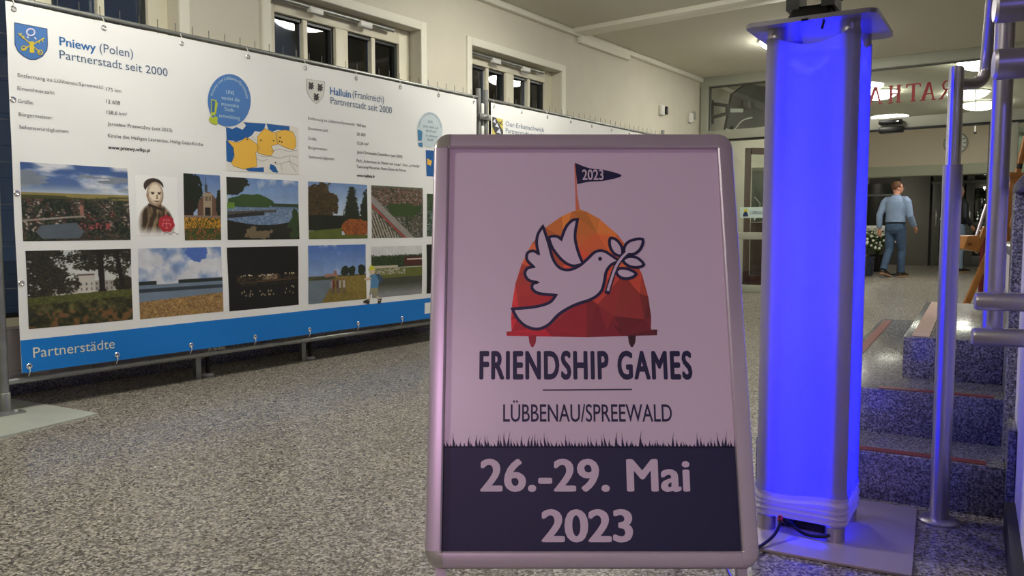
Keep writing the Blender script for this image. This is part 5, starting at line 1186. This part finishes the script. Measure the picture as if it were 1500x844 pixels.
def person(loc, yaw, label, shirt_m, jeans_m, hair_m, shoe_m, H, legs, arms, head_yaw, glasses=True):
    """local frame: x right, y forward, z up; legs/arms: joint lists"""
    t = thing('person', label, 'person', loc); t.rotation_euler = (0, 0, yaw); WM[t.name] = Matrix.Translation(Vector(loc)) @ Matrix.Rotation(yaw, 4, 'Z')
    hipz, shz = .93, 1.44
    hr = Matrix.Rotation(head_yaw, 3, 'Z'); hc = V(0, .03, 1.63)
    b = MB()
    limb(b, [(0, 0, .88), (0, 0, 1.0), (0, .0, 1.15), (0, .0, 1.32), (0, 0, 1.43), (0, .0, 1.48)], [(.15, .10), (.14, .10), (.13, .095), (.16, .10), (.15, .08), (.06, .055)], 16)
    limb(b, [(0, .0, 1.44), (0, .012, 1.50), (0, .022, 1.58)], [.06, .056, .055], 12)
    ell(b, hc, (.072, .092, .108), 16, 12, hr); ell(b, hc + hr @ V(0, .03, -.055), (.05, .058, .055), 12, 8, hr)
    limb(b, [hc + hr @ V(0, .085, .02), hc + hr @ V(0, .108, -.012), hc + hr @ V(0, .092, -.03)], [.008, .014, .010], 6)
    for sx in (-1, 1): ell(b, hc + hr @ V(sx * .075, -.005, -.01), (.010, .02, .032), 8, 6, hr)
    limb(b, [hc + hr @ V(-.022, .085, -.05), hc + hr @ V(.022, .085, -.05)], [.009, .009], 6)
    for i, L_ in enumerate(legs): limb(b, L_[:3], [.075, .05, .036])
    for i, A_ in enumerate(arms):
        sh_, el_, wr_ = [Vector(p) for p in A_]; limb(b, [sh_, el_, wr_], [.045, .036, .026]); dv = (wr_ - el_).normalized(); sx = -1 if i == 0 else 1
        hand(b, wr_, dv, V(0, 1, 0) * -1, V(-sx, 0, 0))
    body = remesh(b, 'body', M_SKIN, t, None, .008)
    j = MB()
    limb(j, [(0, 0, 1.03), (0, -.005, .95), (0, -.01, .87), (0, 0, .80)], [(.155, .115), (.175, .135), (.175, .13), (.12, .10)], 18)
    for L_ in legs:
        hp, kn, an = [Vector(p) for p in L_[:3]]; th = hp.lerp(kn, .5); cf = kn.lerp(an, .35)
        limb(j, [hp + UP * .04, th, kn, cf + V(0, -.015, 0), an.lerp(kn, .2), an + UP * .0], [(.098, .105), (.085, .092), .07, .07, .062, .066], 14)
    remesh(j, 'jeans', jeans_m, t, None, .01)
    s = MB()
    limb(s, [(0, 0, .985), (0, 0, 1.03), (0, 0, 1.15), (0, .0, 1.28), (0, -.005, 1.38), (0, 0, 1.445), (0, .005, 1.49)], [(.185, .135), (.18, .13), (.175, .13), (.195, .135), (.20, .12), (.15, .095), (.068, .062)], 20)
    for A_ in arms:
        sh_, el_, wr_ = [Vector(p) for p in A_]; limb(s, [V(sh_.x * .55, 0, 1.43), V(sh_.x * .85, 0, 1.415), V(sh_.x * 1.04, sh_.y + (el_.y - sh_.y) * .15, 1.37), sh_.lerp(el_, .5), el_, el_.lerp(wr_, .5), wr_.lerp(el_, .08)], [.05, .066, .07, .066, .058, .055, .046], 12)
    remesh(s, 'shirt', shirt_m, t, None, .01)
    c_ = MB(); lp = [V(math.cos(a) * .066, .008 + math.sin(a) * .062, 1.49) for a in [k * math.pi / 8 for k in range(16)]]; c_.tube(lp, .013, 8, closed=True)
    for v in c_.bm.verts: v.co = _mat_world(t) @ v.co
    c_.build('collar', shirt_m, t)
    h_ = MB(); ell(h_, hc + hr @ V(0, -.014, .028), (.083, .096, .098), 18, 12, hr); 
    for v in list(h_.bm.verts):
        l = hr.inverted() @ (v.co - hc)
        if l.y > .045 and l.z < .065: v.co = hc + hr @ V(l.x * .93, .04, l.z)
        if l.z < -.05: v.co = hc + hr @ V(l.x * .8, min(l.y, .0), -.055)
        v.co += V(*(np.array([math.sin(v.co.z * 300 + v.co.x * 200), math.sin(v.co.x * 250), math.sin(v.co.y * 300)]) * .003))
    for v in h_.bm.verts: v.co = _mat_world(t) @ v.co
    h_.build('hair', hair_m, t)
    if glasses:
        g_ = MB()
        for sx in (-1, 1):
            g_.tube([hc + hr @ (V(sx * .031, .096, .012) + V(math.cos(a) * .024, 0, math.sin(a) * .018)) for a in [k * math.pi / 6 for k in range(12)]], .003, 5, closed=True)
            g_.tube([hc + hr @ V(sx * .056, .094, .015), hc + hr @ V(sx * .08, .0, .012)], .003, 5)
        for v in g_.bm.verts: v.co = _mat_world(t) @ v.co
        g_.build('glasses', M_BLACK, t)
    for sx in (-1, 1):
        e_ = MB(); ell(e_, hc + hr @ V(sx * .03, .083, .01), (.012, .008, .007), 8, 6, hr)
        for v in e_.bm.verts: v.co = _mat_world(t) @ v.co
        e_.build('eye', M_WHITEP, t)
    bl = MB(); bl.tube([V(math.cos(a) * .176, math.sin(a) * .132, 1.0) for a in [k * math.pi / 10 for k in range(20)]], .014, 8, closed=True)
    for v in bl.bm.verts: v.co = _mat_world(t) @ v.co
    bl.build('belt', M_BLACK, t)
    for L_ in legs:
        an, toe = Vector(L_[2]), Vector(L_[3]); f_ = MB(); dr = (toe - an); dr.z = toe.z - an.z + .07; dr.normalize(); heel = an + V(0, -.05, -.055); x_ = V(1, 0, 0); n_ = x_.cross(dr).normalized()
        rings = []
        for u_, w_, h__ in ((-.02, .02, .03), (.0, .036, .07), (.08, .04, .085), (.16, .045, .06), (.23, .046, .042), (.27, .035, .03), (.285, .015, .02)):
            c0 = heel + dr * u_; rings.append([c0 + x_ * w_ * a_ + n_ * h__ * b_ for a_, b_ in ((1, 0), (1, .5), (.6, 1), (-.6, 1), (-1, .5), (-1, 0))])
        f_.loft(rings)
        for v in f_.bm.verts: v.co = _mat_world(t) @ v.co
        so_ = f_.build('shoe', shoe_m, t)
        k_ = MB(); rings = []
        for u_, w_ in ((-.025, .025), (.0, .04), (.1, .042), (.2, .05), (.26, .042), (.29, .018)):
            c0 = heel + dr * u_; rings.append([c0 + x_ * w_ - n_ * .022, c0 + x_ * w_ + n_ * .002, c0 - x_ * w_ + n_ * .002, c0 - x_ * w_ - n_ * .022])
        k_.loft(rings)
        for v in k_.bm.verts: v.co = _mat_world(t) @ v.co
        k_.build('sole', mat('sole_tan', (.66, .52, .40), .6), so_)
    return t
dP = 14.75
gp = on_d(1309, 404, dP); gp.z = 0
SHIRT = mat('shirt_blue', (.53, .61, .74), .7, noise=.08, scale=14, bump=.2); JEANS = mat('jeans_blue', (.24, .33, .45), .75, noise=.2, scale=10, bump=.2)
person(gp, -math.radians(54), 'man in a light blue shirt and jeans walking right beyond the glass', SHIRT, JEANS, mat('hair_brown', (.36, .22, .13), .6), mat('shoe_brown', (.22, .17, .14), .5), 1.75,
       legs=[[(-.09, 0, .88), (-.085, -.02, .50), (-.08, -.22, .14), (-.08, -.05, .035)], [(.09, 0, .88), (.085, .10, .49), (.08, .10, .085), (.08, .3, .015)]],
       arms=[[(-.20, 0, 1.40), (-.26, -.09, 1.13), (-.27, -.06, .88)], [(.20, 0, 1.40), (.25, .03, 1.12), (.25, .20, .92)]], head_yaw=-.85)
g2 = on_d(1399, 398, 16.3); g2.z = 0
person(g2, -math.radians(80), 'person in a dark jacket and pale jeans, half hidden behind the handrail post', mat('jacket_dark', (.08, .11, .14), .6), mat('jeans_pale', (.45, .52, .62), .75), mat('hair_grey', (.60, .55, .50), .6), mat('shoe_dark', (.1, .1, .1), .5), 1.75,
       legs=[[(-.09, 0, .88), (-.085, .03, .48), (-.08, -.02, .085), (-.08, .18, .015)], [(.09, 0, .88), (.085, .03, .48), (.08, .03, .085), (.08, .23, .015)]],
       arms=[[(-.20, 0, 1.40), (-.24, -.05, 1.13), (-.22, .08, .92)], [(.20, 0, 1.40), (.25, -.02, 1.12), (.22, .14, .95)]], head_yaw=0, glasses=False)
